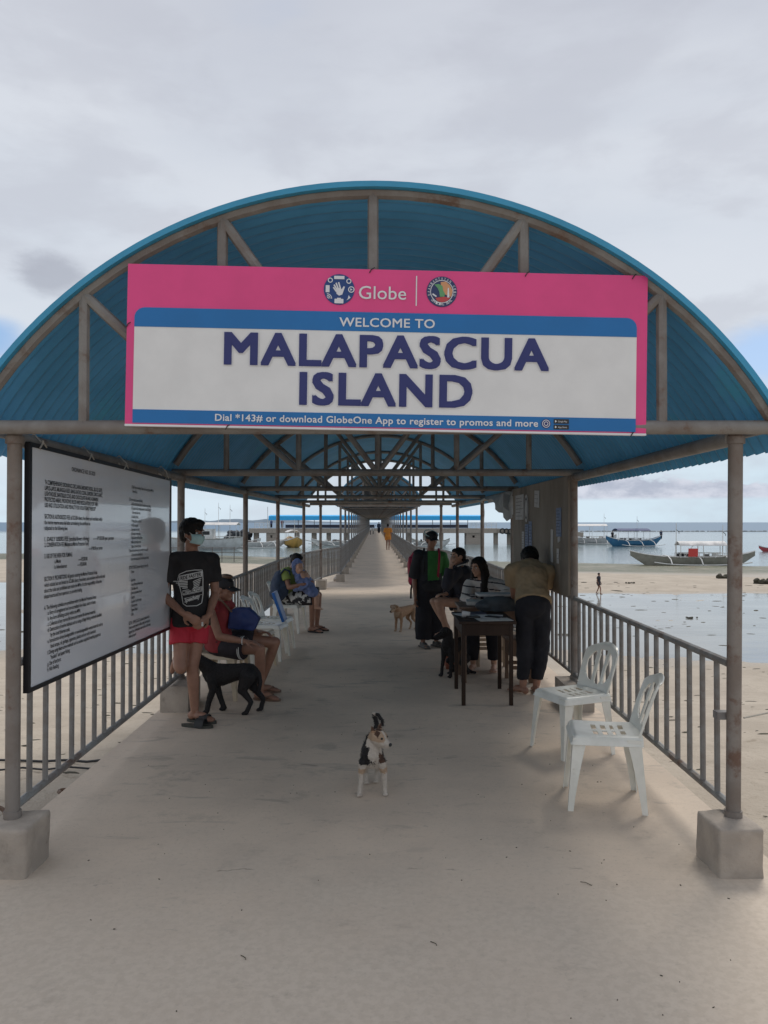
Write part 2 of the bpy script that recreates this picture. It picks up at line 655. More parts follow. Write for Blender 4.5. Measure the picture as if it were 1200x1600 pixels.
def water_material(name, col, far_col, scale, bump, rough, stretch=(.35, 1, 1)):
    m = bpy.data.materials.new(name); m.use_nodes = True
    nt = m.node_tree; b = nt.nodes['Principled BSDF']
    tc = nd(nt, 'ShaderNodeTexCoord'); sp = nd(nt, 'ShaderNodeSeparateXYZ')
    lk(nt, tc.outputs['Object'], sp.inputs[0])
    mp = nd(nt, 'ShaderNodeMapping'); mp.inputs['Scale'].default_value = stretch
    lk(nt, tc.outputs['Object'], mp.inputs[0])
    n = nd(nt, 'ShaderNodeTexNoise', inp={'Scale': scale, 'Detail': 4, 'Roughness': .55})
    lk(nt, mp.outputs[0], n.inputs['Vector'])
    n2 = nd(nt, 'ShaderNodeTexNoise', inp={'Scale': scale * .12, 'Detail': 3, 'Roughness': .5})
    lk(nt, mp.outputs[0], n2.inputs['Vector'])
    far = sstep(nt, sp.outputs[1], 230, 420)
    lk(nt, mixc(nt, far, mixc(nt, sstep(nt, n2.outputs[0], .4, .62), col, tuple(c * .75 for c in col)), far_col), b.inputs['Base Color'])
    lk(nt, sstep(nt, far, 0, 1, rough, .55), b.inputs['Roughness'])
    b.inputs['IOR'].default_value = 1.33
    bp = nd(nt, 'ShaderNodeBump', inp={'Distance': .05})
    bp.inputs['Strength'].default_value = bump
    lk(nt, mth(nt, 'ADD', n.outputs[0], mth(nt, 'MULTIPLY', n2.outputs[0], 1.6)), bp.inputs['Height'])
    lk(nt, bp.outputs[0], b.inputs['Normal'])
    return m


def setting():
    sand = sand_material()
    xr = axis(9, 420, .16, 1.055)
    xs = [-q for q in xr[:0:-1]] + xr
    ys = [-300, -150, -80, -40, -20, -10, -5]
    y = -3.0
    while y < 150:
        ys.append(y)
        y += .16 if y < 9 else (.3 if y < 30 else (.5 if y < 90 else 6))
    vs, fs = grid_mesh(xs, ys, ground_z)
    mb = MB(); mb.add(vs, fs)
    build(mb, 'beach', sand, kind='structure', smooth=80)
    # sea
    mb = MB()
    rr = [0, 40, 100, 200, 400, 900, 2000, 5000, 12000, 26000]
    N = 48
    vs = [(0, 0, -2.40)] + [(r * math.sin(2 * PI * k / N), r * math.cos(2 * PI * k / N), -2.40) for r in rr[1:] for k in range(N)]
    fs = [(0, 1 + k, 1 + (k + 1) % N) for k in range(N)]
    for j in range(len(rr) - 2):
        a, b_ = 1 + j * N, 1 + (j + 1) * N
        fs += [(a + k, b_ + k, b_ + (k + 1) % N, a + (k + 1) % N) for k in range(N)]
    mb.add(vs, fs)
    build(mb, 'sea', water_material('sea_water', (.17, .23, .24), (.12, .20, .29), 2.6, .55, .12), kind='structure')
    # shallow pool left by the tide
    mb = MB()
    vs, fs = grid_mesh([-75 + 5 * k for k in range(31)], [17 + 2 * k for k in range(18)], lambda x, y: -2.222)
    mb.add(vs, fs)
    build(mb, 'tidal_pool', water_material('pool_water', (.27, .27, .25), (.27, .27, .25), 5.0, .10, .07), kind='structure')
    # far island
    mb = MB()
    pts = []
    for k in range(41):
        x = -1900 + k * 42.0
        pts.append((x, -2.5 + max(0, (22 + 14 * fbm(k * .31, 0, 1, 3)) * math.sin(PI * k / 40) ** .6)))
    n = len(pts)
    vs = [(p[0], 5200, -4) for p in pts] + [(p[0], 5200 + 60, p[1]) for p in pts] + [(p[0], 5700, -4) for p in pts]
    fs = [(k, k + 1, n + k + 1, n + k) for k in range(n - 1)] + [(n + k, n + k + 1, 2 * n + k + 1, 2 * n + k) for k in range(n - 1)]
    mb.add(vs, fs)
    build(mb, 'far_island', mat('hazy_hills', (.17, .22, .27), (.14, .19, .24), .9, .01), kind='structure')


def deck_material():
    m = bpy.data.materials.new('deck_concrete'); m.use_nodes = True
    nt = m.node_tree; b = nt.nodes['Principled BSDF']
    tc = nd(nt, 'ShaderNodeTexCoord'); sp = nd(nt, 'ShaderNodeSeparateXYZ')
    lk(nt, tc.outputs['Object'], sp.inputs[0])

    def nz(sc, de=6, st=(1, 1, 1), ro=.6, ds=0.0):
        mp = nd(nt, 'ShaderNodeMapping'); mp.inputs['Scale'].default_value = st
        lk(nt, tc.outputs['Object'], mp.inputs[0])
        n = nd(nt, 'ShaderNodeTexNoise', inp={'Scale': sc, 'Detail': de, 'Roughness': ro, 'Distortion': ds})
        lk(nt, mp.outputs[0], n.inputs['Vector']); return n.outputs[0]
    c = mixc(nt, sstep(nt, nz(1.1), .35, .65), (.62, .505, .395), (.525, .43, .34))
    c = mixc(nt, mth(nt, 'MULTIPLY', sstep(nt, nz(2.7, 8, (1, 1, 1), .68), .56, .68), .45), c, (.33, .28, .225))
    # scattered scuffs and drag marks
    c = mixc(nt, mth(nt, 'MULTIPLY', sstep(nt, nz(5.5, 6, (1, 2.8, 1), .7, .6), .64, .70), .55), c, (.17, .15, .13))
    c = mixc(nt, mth(nt, 'MULTIPLY', sstep(nt, nz(70, 3), .60, .72), .35), c, (.14, .125, .105))
    # blown sand, thick at the beach end
    f = mth(nt, 'ADD', sstep(nt, sp.outputs[1], 5.0, 2.4), mth(nt, 'MULTIPLY', mth(nt, 'SUBTRACT', nz(1.4, 7), .5), 1.3))
    edge = sstep(nt, mth(nt, 'ABSOLUTE', sp.outputs[0]), 1.2, 1.9, 0, .35)
    f = sstep(nt, mth(nt, 'ADD', f, edge), .15, 1.2, 0, .85)
    c = mixc(nt, f, c, mixc(nt, sstep(nt, nz(28, 5), .4, .6), (.60, .515, .42), (.54, .46, .37)))
    # long soft drag streaks across the shaded part, and one thin broken construction joint
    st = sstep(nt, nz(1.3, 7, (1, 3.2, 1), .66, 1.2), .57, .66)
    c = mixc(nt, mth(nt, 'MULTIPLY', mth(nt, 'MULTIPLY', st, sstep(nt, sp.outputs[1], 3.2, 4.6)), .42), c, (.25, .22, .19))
    jd = mth(nt, 'ABSOLUTE', mth(nt, 'ADD', mth(nt, 'SUBTRACT', sp.outputs[1], 3.56), mth(nt, 'MULTIPLY', mth(nt, 'SUBTRACT', nz(3.1, 7), .5), .22)))
    c = mixc(nt, mth(nt, 'MULTIPLY', mth(nt, 'MULTIPLY', sstep(nt, jd, .010, .002), sstep(nt, nz(2.3, 3), .56, .62)), .45), c, (.12, .10, .085))
    c = mixc(nt, mth(nt, 'MULTIPLY', sstep(nt, nz(3.4, 9, (1, 1.5, 1), .74), .57, .70), .34), c, (.30, .25, .20))
    c = mixc(nt, mth(nt, 'MULTIPLY', sstep(nt, nz(38, 6, ro=.7), .52, .70), .22), c, (.30, .26, .21))
    lk(nt, c, b.inputs['Base Color'])
    b.inputs['Roughness'].default_value = .88
    bp = nd(nt, 'ShaderNodeBump', inp={'Strength': .22, 'Distance': .006})
    h = mth(nt, 'ADD', nz(6, 7, (1, 1.6, 1)), mth(nt, 'MULTIPLY', nz(85, 4), .35))
    lk(nt, h, bp.inputs['Height']); lk(nt, bp.outputs[0], b.inputs['Normal'])
    return m


# narrow walkway frame: turned slightly to the left of the entrance section
NA = -.0104
NB0 = V((-.065, 20.7, 0))


def nar(t, off, z=0.0):
    return NB0 + V((NA * t + off, t, z))


NLEN = 115.5
HALF = 1.025


def deck():
    mb = MB()
    # outline, clockwise seen from above
    e = nar(NLEN, 0)
    out = [(-1.86, -6), (-1.86, 18.75), (nar(0, -1.22).x, 20.9), (e.x - 1.22, e.y), (e.x + 1.22, e.y), (nar(0, 1.22).x, 20.9), (1.88, 18.75), (1.88, -6)]
    L = [p for p in out[:4]]; Rr = [p for p in out[:3:-1]]
    vs, fs = [], []
    for (lx, ly), (rx, ry) in zip(L, Rr):
        vs += [(lx, ly, 0), (rx, ry, 0), (lx, ly, -.28), (rx, ry, -.28)]
    for k in range(3):
        a = 4 * k; b = a + 4
        fs += [(a, a + 1, b + 1, b), (a + 2, b + 2, b + 3, a + 3), (a, b, b + 2, a + 2), (a + 1, a + 3, b + 3, b + 1)]
    fs += [(0, 2, 3, 1), (12, 13, 15, 14)]
    mb.add(vs, fs)
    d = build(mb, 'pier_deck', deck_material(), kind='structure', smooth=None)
    mb = MB()
    pts = [(-6.5, -7), (-6.5, 2.9)] + [(-6.5 + .31 * k, 3.05 + .10 * noise.noise(V((k * .7, 1.5, 0)))) for k in range(1, 42)] + [(6.5, 2.9), (6.5, -7)]
    mb.prism(pts, lambda u, v, d_: V((u, v, d_)), -.25, -.004)
    build(mb, 'landing_apron', d.data.materials[0], kind='structure', smooth=None)
    # supporting piles, cross heads and the low kerbs of the walkway
    for k in range(18):
        y = 22 + k * 6.6
        mb = MB()
        c = nar(y - 20.7, 0)
        mb.box((c.x, y, -.45), (2.2, .35, .34))
        for s in (-1, 1):
            mb.box((c.x + s * .8, y, -2.1), (.3, .3, 3.0))
        build(mb, 'pile_bent', 'concrete', d, smooth=None)
    for s in (-1, 1):
        mb = MB()
        a, b = nar(.1, s * 1.17), nar(NLEN, s * 1.17)
        mb.loft([[V((p.x - .05, p.y, -.27)), V((p.x + .05, p.y, -.27)), V((p.x + .05, p.y, .07)), V((p.x - .05, p.y, .07))] for p in (a, b)])
        build(mb, 'kerb', 'concrete', d, smooth=None)


# ================================================================== CANOPY
RR, APEX, ZT = 2.165, 3.15, 2.04


def arc(x, r=RR, apex=APEX, rad=RR):
    """height of a circle of radius r concentric with the roof (outer radius rad)"""
    return apex - rad + math.sqrt(max(0, r * r - x * x))


def truss_parts(y, xs_post, root, hs, r, apex, rad, vert, zt=ZT, tr=.030, parts=True, cx=0.0, ends=None):
    ra = r - .050
    hb = ends or hs

    def P(x, z):
        return V((cx + x, y, z))

    def top(x):
        return apex - rad + math.sqrt(max(0, ra * ra - x * x))
    out = []
    a = MB()
    w = math.asin(min(.999, (hb - .03) / ra))
    a.tube([P(ra * math.sin(-w + 2 * w * k / 28), apex - rad + ra * math.cos(-w + 2 * w * k / 28)) for k in range(29)], tr, 8)
    t = MB(); t.tube([P(-hb, zt), P(hb, zt)], tr * 1.1, 10)
    st, br = [], []
    for x in vert:
        m = MB(); m.tube([P(x, zt), P(x, top(x))], tr * .85, 8); st.append(m)
    for s in (-1, 1):
        m = MB(); m.tube([P(s * vert[-1], top(vert[-1]) - .01), P(s * vert[-2], zt + .02)], tr * .85, 8); br.append(m)
        m = MB(); m.tube([P(s * vert[-2], top(vert[-2]) - .01), P(s * .02, zt + .02)], tr * .85, 8); br.append(m)
    if parts:
        build(a, 'arch_tube', 'steel_light', root); build(t, 'tie_beam', 'steel_light', root)
        for m in st: build(m, 'strut', 'steel_light', root)
        for m in br: build(m, 'brace', 'steel_light', root)
    else:
        q = MB()
        for m in [a, t] + st + br: q.add(m.v, m.f)
        return build(q, 'roof_truss', 'steel', root)


def roof_sheet(root, y0, y1, hs, rad, apex, cxf, pitch=.10, na=44, seg=5, amp=.016, name='roof_sheet'):
    ny = int((y1 - y0) / pitch * seg)
    w = math.asin(hs / rad)
    vs = []
    for th in (0.0, .006):
        for j in range(ny + 1):
            y = y0 + (y1 - y0) * j / ny
            rr = rad - th + amp * math.cos(2 * PI * j / seg)
            cx = cxf(y)
            for i in range(na + 1):
                a = -w + 2 * w * i / na
                vs.append((cx + rr * math.sin(a), y, apex - rad + rr * math.cos(a)))
    n = na + 1
    o = (ny + 1) * n
    fs = []
    for j in range(ny):
        for i in range(na):
            a = j * n + i
            fs.append((a, a + 1, a + n + 1, a + n))
            fs.append((o + a, o + a + n, o + a + n + 1, o + a + 1))
    for j in range(ny):
        for i in (0, na):
            a = j * n + i
            fs.append((a, a + n, o + a + n, o + a))
    for i in range(na):
        for j in (0, ny):
            a = j * n + i
            fs.append((a, a + 1, o + a + 1, o + a))
    mb = MB(); mb.add(vs, fs)
    return build(mb, name, 'roof', root, smooth=60)


ROWS = [(3.62, 1.69), (6.80, 1.74), (10.05, 1.75), (13.3, 1.77), (16.4, 1.64), (18.6, 1.46)]
LFRONT = 3.55


def entrance():
    root = thing('entrance_canopy', 'wide blue arched roof on steel posts over the beach end of the pier', 'canopy', (0, 3.62, 0))
    VT = (-1.34, -.70, 0, .70, 1.34)
    VT2 = (0, .70, 1.34)
    hs = 1.94
    for k, (y, x) in enumerate(ROWS):
        for s in (-1, 1):
            yy = y
            m = MB()
            lean = .022 if (k == 0 and s > 0) else 0
            m.tube([V((s * x, yy, .215)), V((s * x + lean, yy, ZT - .01))], .033, 12)
            m.tube([V((s * x, yy, .215)), V((s * x, yy, .25))], .040, 12)
            m.tube([V((s * x + lean, yy, ZT - .07)), V((s * x + lean, yy, ZT - .035))], .042, 12)
            build(m, 'post', 'post', root)
            m = MB()
            if k == 0:
                m.box((s * (x - .035), yy - .03, .085), (.205, .255, .27), rotz(R(1.5 * s)))
                link_mesh(remesh(m, .012, 2, .006, 9, ['concrete'], name='footing'), 'footing', root)
            else:
                m.box((s * (x - .03), yy - .1, .085), (.24, .44, .27))
                build(m, 'footing', 'concrete', root, bevel=.01)
        truss_parts(3.555 if k == 0 else y, x, root, hs, RR + (.034 if k == 0 else 0), APEX + (.034 if k == 0 else 0), RR + (.034 if k == 0 else 0), VT, ends=1.88 if k == 0 else (1.82 if k < 5 else 1.72))
    # eave beams, one run along each side
    for s in (-1, 1):
        m = MB()
        m.tube([V((s * (x + .005), y, ZT - .045)) for y, x in ROWS[:4]] + [V((s * 1.76, 16.4, ZT - .045)), V((s * 1.74, 18.6, ZT - .045))], .036, 10)
        build(m, 'eave_beam', 'steel_light', root)
        m = MB()
        m.tube([V((s * 1.835, 3.56, 2.03)), V((s * 1.835, 18.7, 2.03))], .016, 8)
        build(m, 'edge_tube', 'steel', root)
    roof_sheet(root, 3.50, 18.75, hs, RR, APEX, lambda y: 0)
    m = MB()
    w = math.asin(hs / RR)
    rings = []
    for i in range(61):
        a = -w + 2 * w * i / 60
        d = V((math.sin(a), 0, math.cos(a)))
        c = V((0, 0, APEX - RR))
        rings.append([c + d * (RR + .014) + V((0, 3.495, 0)), c + d * (RR + .012) + V((0, 3.54, 0)), c + d * (RR - .012) + V((0, 3.54, 0)), c + d * (RR - .012) + V((0, 3.495, 0))])
    m.loft(rings)
    build(m, 'roof_trim', 'roof_trim', root, smooth=30)
    # small stub of pipe on the right front post
    m = MB(); m.box((1.655, 3.66, .685), (.06, .05, .035)); build(m, 'bracket', 'steel', root)
    return root


def walkway_canopy():
    root = thing('walkway_canopy', 'long narrow blue arched roof on thin posts running out to sea', 'canopy', tuple(nar(0, 0)))
    rad, apex, hs = 1.23, 2.98, 1.19
    n = 35
    org = nar(0, 0)
    vt = (-.85, -.42, 0, .42, .85)
    tr = truss_parts(org.y, HALF, root, hs, rad, apex, rad, vt, parts=False, cx=org.x, tr=.026, ends=1.12)
    m = MB(); m.tube([org + V((0, 0, .2)), org + V((0, 0, ZT))], .030, 8)
    for s in (-1, 1):
        m = MB(); m.tube([org + V((s * HALF, 0, .2)), org + V((s * HALF, 0, ZT))], .030, 8)
        p0 = build(m, 'post', 'steel', root)
        m = MB(); m.box(org + V((s * HALF, 0, .10)), (.22, .26, .20))
        f0 = build(m, 'footing', 'concrete', root, bevel=.008)
        for k in range(1, n + 1):
            for o in (p0, f0):
                c = o.copy(); COL.objects.link(c)
                c.location = V((NA * 3.3 * k, 3.3 * k, 0))
    for k in range(1, n + 1):
        c = tr.copy(); COL.objects.link(c)
        c.location = V((NA * 3.3 * k, 3.3 * k, 0))
    for s in (-1, 1):
        m = MB(); m.tube([nar(-.1, s * HALF, ZT - .04), nar(NLEN, s * HALF, ZT - .04)], .03, 8)
        build(m, 'eave_beam', 'steel', root)
    roof_sheet(root, 20.55, 20.7 + NLEN, hs, rad, apex, lambda y: nar(y - 20.7, 0).x, na=20, seg=3)


# ================================================================== RAILINGS
def railing(p, q, label, group, sep=.178, fine=True, z0=.26, z1=.93, m='rail', rt=.021, rb=.015):
    p, q = V(p), V(q)
    L = (q - p).length
    ang = math.atan2(-(q.x - p.x), q.y - p.y)
    root = thing('railing', label, 'railing', tuple(p), ang, group)
    a = MB(); a.tube([(0, .03, z1), (0, L - .03, z1)], rt, 8); build(a, 'top_rail', m, root, local=True)
    a = MB(); a.tube([(0, .03, z0), (0, L - .03, z0)], rt * .95, 8); build(a, 'bottom_rail', m, root, local=True)
    n = int(round(L / sep)) - 1
    if fine:
        first = None
        for k in range(1, n + 1):
            y = L * k / (n + 1)
            if first is None:
                b = MB(); b.tube([(0, 0, z0), (0, 0, z1)], rb, 8)
                first = build(b, 'baluster', m, root, local=True)
                first.location = (0, y, 0)
            else:
                c = first.copy(); COL.objects.link(c); c.location = (rng.uniform(-.002, .002), y + rng.uniform(-.004, .004), 0)
                c.rotation_euler = (rng.uniform(-.006, .006), 0, 0)
                KIDS[root.name].append(c)
    else:
        b = MB()
        for k in range(1, n + 1):
            b.tube([(0, L * k / (n + 1), z0), (0, L * k / (n + 1), z1)], rb, 6, caps=False)
        build(b, 'baluster_row', m, root, local=True, kind='stuff')
    return root


def railings():
    names = ['first', 'second', 'third', 'fourth', 'fifth']
    for s, side in ((-1, 'left'), (1, 'right')):
        for k in range(5):
            (y0, x0), (y1, x1) = ROWS[k], ROWS[k + 1]
            lab = {(-1, 0): 'rusty steel pipe railing under the hanging notice board',
                   (-1, 1): 'grey pipe railing behind the seated man in the red tank top',
                   (-1, 2): 'grey pipe railing behind the empty white and cream chairs',
                   (-1, 3): 'grey pipe railing behind the woman hugging the child',
                   (-1, 4): 'grey pipe railing on the left just before the walkway narrows',
                   (1, 0): 'rusty steel pipe railing behind the two empty white chairs',
                   (1, 1): 'grey pipe railing below the plywood notice wall',
                   (1, 2): 'grey pipe railing behind the long haired woman at the table',
                   (1, 3): 'grey pipe railing right of the standing woman with backpack',
                   (1, 4): 'grey pipe railing on the right just before the walkway narrows'}[(s, k)]
            if k == 4:
                pa, pb = (s * x0, y0, 0), (s * x1, y1, 0)
            else:
                pa, pb = (s * x0, y0, 0), (s * x1, y1, 0)
            railing(pa, pb, lab, 'pipe railings along the pier')
        a = V((s * 1.46, 18.6, 0)); b = nar(0, s * HALF)
        railing(a, (b.x, b.y, 0), 'short slanting railing on the %s where the walkway narrows' % side, 'pipe railings along the pier', sep=.13)
    for s, side in ((-1, 'left'), (1, 'right')):
        proto = None
        for k in range(35):
            a, b = nar(k * 3.3, s * HALF), nar((k + 1) * 3.3, s * HALF)
            if k < 2:
                railing(tuple(a), tuple(b), '%s railing panel on the %s of the narrow walkway' % (['nearest', 'second nearest'][k], side), 'pipe railings along the pier', sep=.15)
            elif proto is None:
                proto = railing(tuple(a), tuple(b), 'far pipe railing panel on the %s side of the long narrow walkway' % side, 'far railings on the %s of the walkway' % side, sep=.15, fine=False)
            else:
                copy_tree(proto, loc=tuple(a))


# ================================================================== SIGN
def disc_poly(cx, cy, r, n=32):
    return [(cx + r * math.cos(2 * PI * k / n), cy + r * math.sin(2 * PI * k / n)) for k in range(n)]


def rrect(x0, y0, x1, y1, rad=(0, 0, 0, 0), n=6):
    """corner radii: bottom left, bottom right, top right, top left"""
    out = []
    for (cx, cy, a0, r) in ((x0, y0, 180, rad[0]), (x1, y0, 270, rad[1]), (x1, y1, 0, rad[2]), (x0, y1, 90, rad[3])):
        if r == 0:
            out.append((cx, cy)); continue
        ox = cx + (r if cx == x0 else -r); oy = cy + (r if cy == y0 else -r)
        for k in range(n + 1):
            w = R(a0 + 90 * k / n)
            out.append((ox + r * math.cos(w), oy + r * math.sin(w)))
    return out


def welcome_sign():
    s = 3.50 / 1200
    c = V((.072, 3.50, 2.388))
    roll = R(-.92)
    yaw = R(1.2)
    ex = V((math.cos(roll) * math.cos(yaw), math.sin(yaw), math.sin(roll)))
    ez = V((-math.sin(roll), 0, math.cos(roll)))
    ey = -ez.cross(ex)            # out of the board towards the viewer (-Y)
    if ey.y > 0: ey = -ey

    def F(x, y, d=0.0):
        return c + ex * (x * s) + ez * (y * s) + ey * d
    root = thing('welcome_sign', 'pink blue and white welcome banner board on the front of the arched roof', 'sign', tuple(c))
    P = {k: pure(k, v, .45) for k, v in dict(sign_pink=(.74, .06, .235), sign_blue=(.006, .15, .42), sign_white=(.74, .74, .73),
                                            sign_navy=(.022, .028, .15), sign_text=(.72, .72, .74), logo_blue=(.01, .05, .20),
                                            seal_blue=(.02, .035, .12), seal_green=(.12, .33, .14), seal_orange=(.62, .30, .14), seal_red=(.50, .06, .06)).items()}
    M.update(P)
    W, H = 408, 126

    def plate(name, poly, m, d0, d1, parent=root):
        mb = MB(); mb.prism(poly, F, d0, d1)
        return build(mb, name, m, parent, smooth=None)
    plate('backing_board', rrect(-W, -H, W, H), 'sign_pink', -.02, 0)
    plate('white_panel', rrect(-W + 12, -H + 4, W - 17, H - 68, (0, 0, 16, 16)), 'sign_white', 0, .003)
    plate('blue_band', rrect(-W + 12, H - 98, W - 17, H - 68, (0, 0, 16, 16)), 'sign_blue', .003, .005)
    plate('blue_band', rrect(-W + 12, -H + 4, W - 17, -H + 25), 'sign_blue', .003, .005)
    plate('bottom_edge', rrect(-W, -H - 1, W, -H + 2), 'sign_text', -.021, .004)

    def txt(name, body, x, y, w, h, m, d=.0075, bold=0.0, parent=root, center=True, sp=None):
        mb = MB()
        sp = sp or 1 + bold * 2.4
        text_into(mb, body, x, y, w, h, lambda a, b: F(a, b, d), center=center, bold=.0001, space=sp)
        e = bold * h / .72
        if bold > .004:
            for k, (dx, dy) in enumerate(((e, e), (e, -e), (-e, e), (-e, -e), (e, 0), (-e, 0), (0, e), (0, -e))):
                dx *= .9; dy *= .75
                text_into(mb, body, x + dx, y + dy, w, h, lambda a, b: F(a, b, d - .0002 * (k + 1)), center=center, bold=.0001, space=sp)
        return build(mb, name, m, parent, smooth=None)
    t1 = (-3, H - 91)
    txt('small_lettering', 'WELCOME TO', t1[0], t1[1], 149, 13.5, 'sign_text', bold=.018)
    # place name: navy letters with a pale outline
    txt('letter_outline', 'MALAPASCUA', -2, 126 - 153, 504, 47, 'sign_text', d=.0058, bold=.066, sp=1.10)
    txt('place_lettering', 'MALAPASCUA', -2, 126 - 153, 504, 47, 'sign_navy', d=.0088, bold=.040, sp=1.10)
    txt('letter_outline', 'ISLAND', -3, 126 - 213.5, 266, 47.5, 'sign_text', d=.0058, bold=.066, sp=1.10)
    txt('place_lettering', 'ISLAND', -3, 126 - 213.5, 266, 47.5, 'sign_navy', d=.0088, bold=.040, sp=1.10)
    txt('small_lettering', 'Dial *143# or download GlobeOne App to register to promos and more', -16, -H + 9.5, 504, 10.2, 'sign_text', bold=.022)
    txt('brand_lettering', 'Globe', -11, H - 47, 74, 20, 'sign_text', d=.004, bold=.005)
    plate('divider', rrect(41.2, H - 56, 43, H - 9), 'sign_text', 0, .003)
    # round logo: open hand with small icons round it
    lg = plate('round_logo', disc_poly(-79, H - 33, 24), 'logo_blue', 0, .003)
    cx, cy = -79, H - 33
    mb = MB()

    def G(d):
        return lambda u, v, dd: F(u, v, dd)
    mb.prism([(cx + a, cy + b) for a, b in ((-4, -7), (0, -10), (5, -8), (9, 4), (7, 5), (4, 0), (2, 2), (-5, 2))], F, .003, .005)
    for k, (a, b) in enumerate(((-9, 3), (-8, 7), (-5, 10), (-1, 11))):
        q = ((-4, -4), (-3, -1), (-1, 0), (2, 1))[k]
        dx, dy = a - q[0], b - q[1]
        l = math.hypot(dx, dy); nx, ny = -dy / l * 1.1, dx / l * 1.1
        mb.prism([(cx + q[0] + nx, cy + q[1] + ny), (cx + a + nx, cy + b + ny), (cx + a - nx, cy + b - ny), (cx + q[0] - nx, cy + q[1] - ny)], F, .003, .0052)
    build(mb, 'hand_mark', 'sign_text', lg, smooth=None)
    mb = MB()
    mb.prism(rrect(cx - 8, cy + 16, cx + 8, cy + 21), F, .003, .005)
    mb.prism(rrect(cx - 21, cy - 5, cx - 15, cy + 6), F, .003, .005)
    mb.prism(rrect(cx - 7, cy - 22, cx + 7, cy - 15, (1, 1, 1, 1)), F, .003, .005)
    mb.prism(rrect(cx - 3, cy - 15.5, cx + 3, cy - 13.5), F, .003, .0052)
    for (a, b, r) in ((-14, 14, 4), (15, 13, 4), (19, 0, 5)):
        o, i = disc_poly(cx + a, cy + b, r, 16), disc_poly(cx + a, cy + b, r - 1.4, 16)
        mb.add([F(*p, .005) for p in o] + [F(*p, .005) for p in i], [(k, (k + 1) % 16, 16 + (k + 1) % 16, 16 + k) for k in range(16)])
    mb.prism([(cx + 17.5, cy - 2), (cx + 21, cy), (cx + 17.5, cy + 2)], F, .003, .005)
    for r in (2, 4.5, 7):
        pts = [(cx - 19 + r * math.cos(R(w)), cy - 15 + r * math.sin(R(w))) for w in range(0, 91, 15)]
        pts2 = [(cx - 19 + (r + 1.2) * math.cos(R(w)), cy - 15 + (r + 1.2) * math.sin(R(w))) for w in range(0, 91, 15)]
        mb.add([F(*p, .005) for p in pts + pts2], [(k, k + 1, 7 + k + 1, 7 + k) for k in range(6)])
    mb.prism([(cx + 12, cy - 17), (cx + 18, cy - 13), (cx + 15, cy - 9), (cx + 14, cy - 14)], F, .003, .005)
    build(mb, 'icon_marks', 'sign_text', lg, smooth=None)
    # municipal seal
    cx, cy = 82, H - 33
    sl = plate('round_seal', disc_poly(cx, cy, 24), 'seal_blue', 0, .003)
    mb = MB()
    o, i = disc_poly(cx, cy, 18.2, 32), disc_poly(cx, cy, 17.2, 32)
    mb.add([F(*p, .0042) for p in o + i], [(k, (k + 1) % 32, 32 + (k + 1) % 32, 32 + k) for k in range(32)])
    for body, a0, a1, up in (('DAANBANTAYAN CEBU', 195, -15, 1), ('OFFICIAL SEAL', 222, 318, -1)):
        for k, ch in enumerate(body):
            if ch == ' ':
                continue
            w = R(a0 + (a1 - a0) * k / (len(body) - 1))
            rr = 18.9 if up > 0 else 21.6
            ux, uy = math.cos(w) * up, math.sin(w) * up      # letter up direction
            rx, ry = uy, -ux
            bx, by = cx + math.cos(w) * rr, cy + math.sin(w) * rr
            text_into(mb, ch, 0, 0, 2.4, 3.6, lambda a, b: F(bx + rx * a + ux * b, by + ry * a + uy * b, .0045), center=True, bold=.01)
    build(mb, 'seal_lettering', 'sign_text', sl, smooth=None)
    mb = MB(); mb.prism([(cx + a, cy + b) for a, b in ((-2, 15), (6, 16), (13, 10), (17, 2), (15, -8), (2, -3), (-1, 5))], F, .003, .0040); build(mb, 'seal_sunset', 'seal_orange', sl, smooth=None)
    mb = MB(); mb.prism([(cx + a, cy + b) for a, b in ((-12, 11), (-5, 12), (1, 9), (2, 2), (5, -3), (4, -8), (-3, -8), (-4, 0), (-7, 6))], F, .003, .0046); build(mb, 'seal_land', 'seal_green', sl, smooth=None)
    mb = MB(); mb.prism([(cx + a, cy + b) for a, b in ((-10, -10), (4, -8), (14, -9), (8, -15), (0, -17), (-7, -15))], F, .003, .0050); build(mb, 'seal_boat', 'seal_red', sl, smooth=None)
    mb = MB()
    mb.prism([(cx + a, cy + b) for a, b in ((8.5, -9), (12, -9), (11, 6), (9.3, 6))], F, .004, .0056)
    mb.prism([(cx + a, cy + b) for a, b in ((-14, -3), (-8, -7), (-9, -9), (-15, -5))], F, .004, .0056)
    build(mb, 'seal_tower', 'sign_text', sl, smooth=None)
    # the two store badges and the small round mark at the foot
    bx, by = 249, -H + 14.5
    plate('small_round_mark', disc_poly(bx, by, 7.5, 20), 'sign_navy', .005, .0065)
    mb = MB()
    for r in (6.2, 3.4):
        o, i = disc_poly(bx, by, r, 18), disc_poly(bx, by, r - 1.0, 18)
        mb.add([F(*p, .0072) for p in o + i], [(k, (k + 1) % 18, 18 + (k + 1) % 18, 18 + k) for k in range(18)])
    build(mb, 'small_round_ring', 'sign_text', root, smooth=None)
    for yy, body in ((by + 4, 'Google Play'), (by - 5, 'App Store')):
        b = plate('store_badge', rrect(bx + 12, yy - 3.6, bx + 36, yy + 3.6, (1, 1, 1, 1)), 'black', .005, .0065)
        mb = MB(); text_into(mb, body, bx + 19, yy - 1.4, 14, 2.6, lambda a, q: F(a, q, .0072))
        mb.prism([(bx + 14, yy - 2), (bx + 17, yy), (bx + 14, yy + 2)], F, .0065, .0074)
        build(mb, 'badge_lettering', 'sign_text', b, smooth=None)
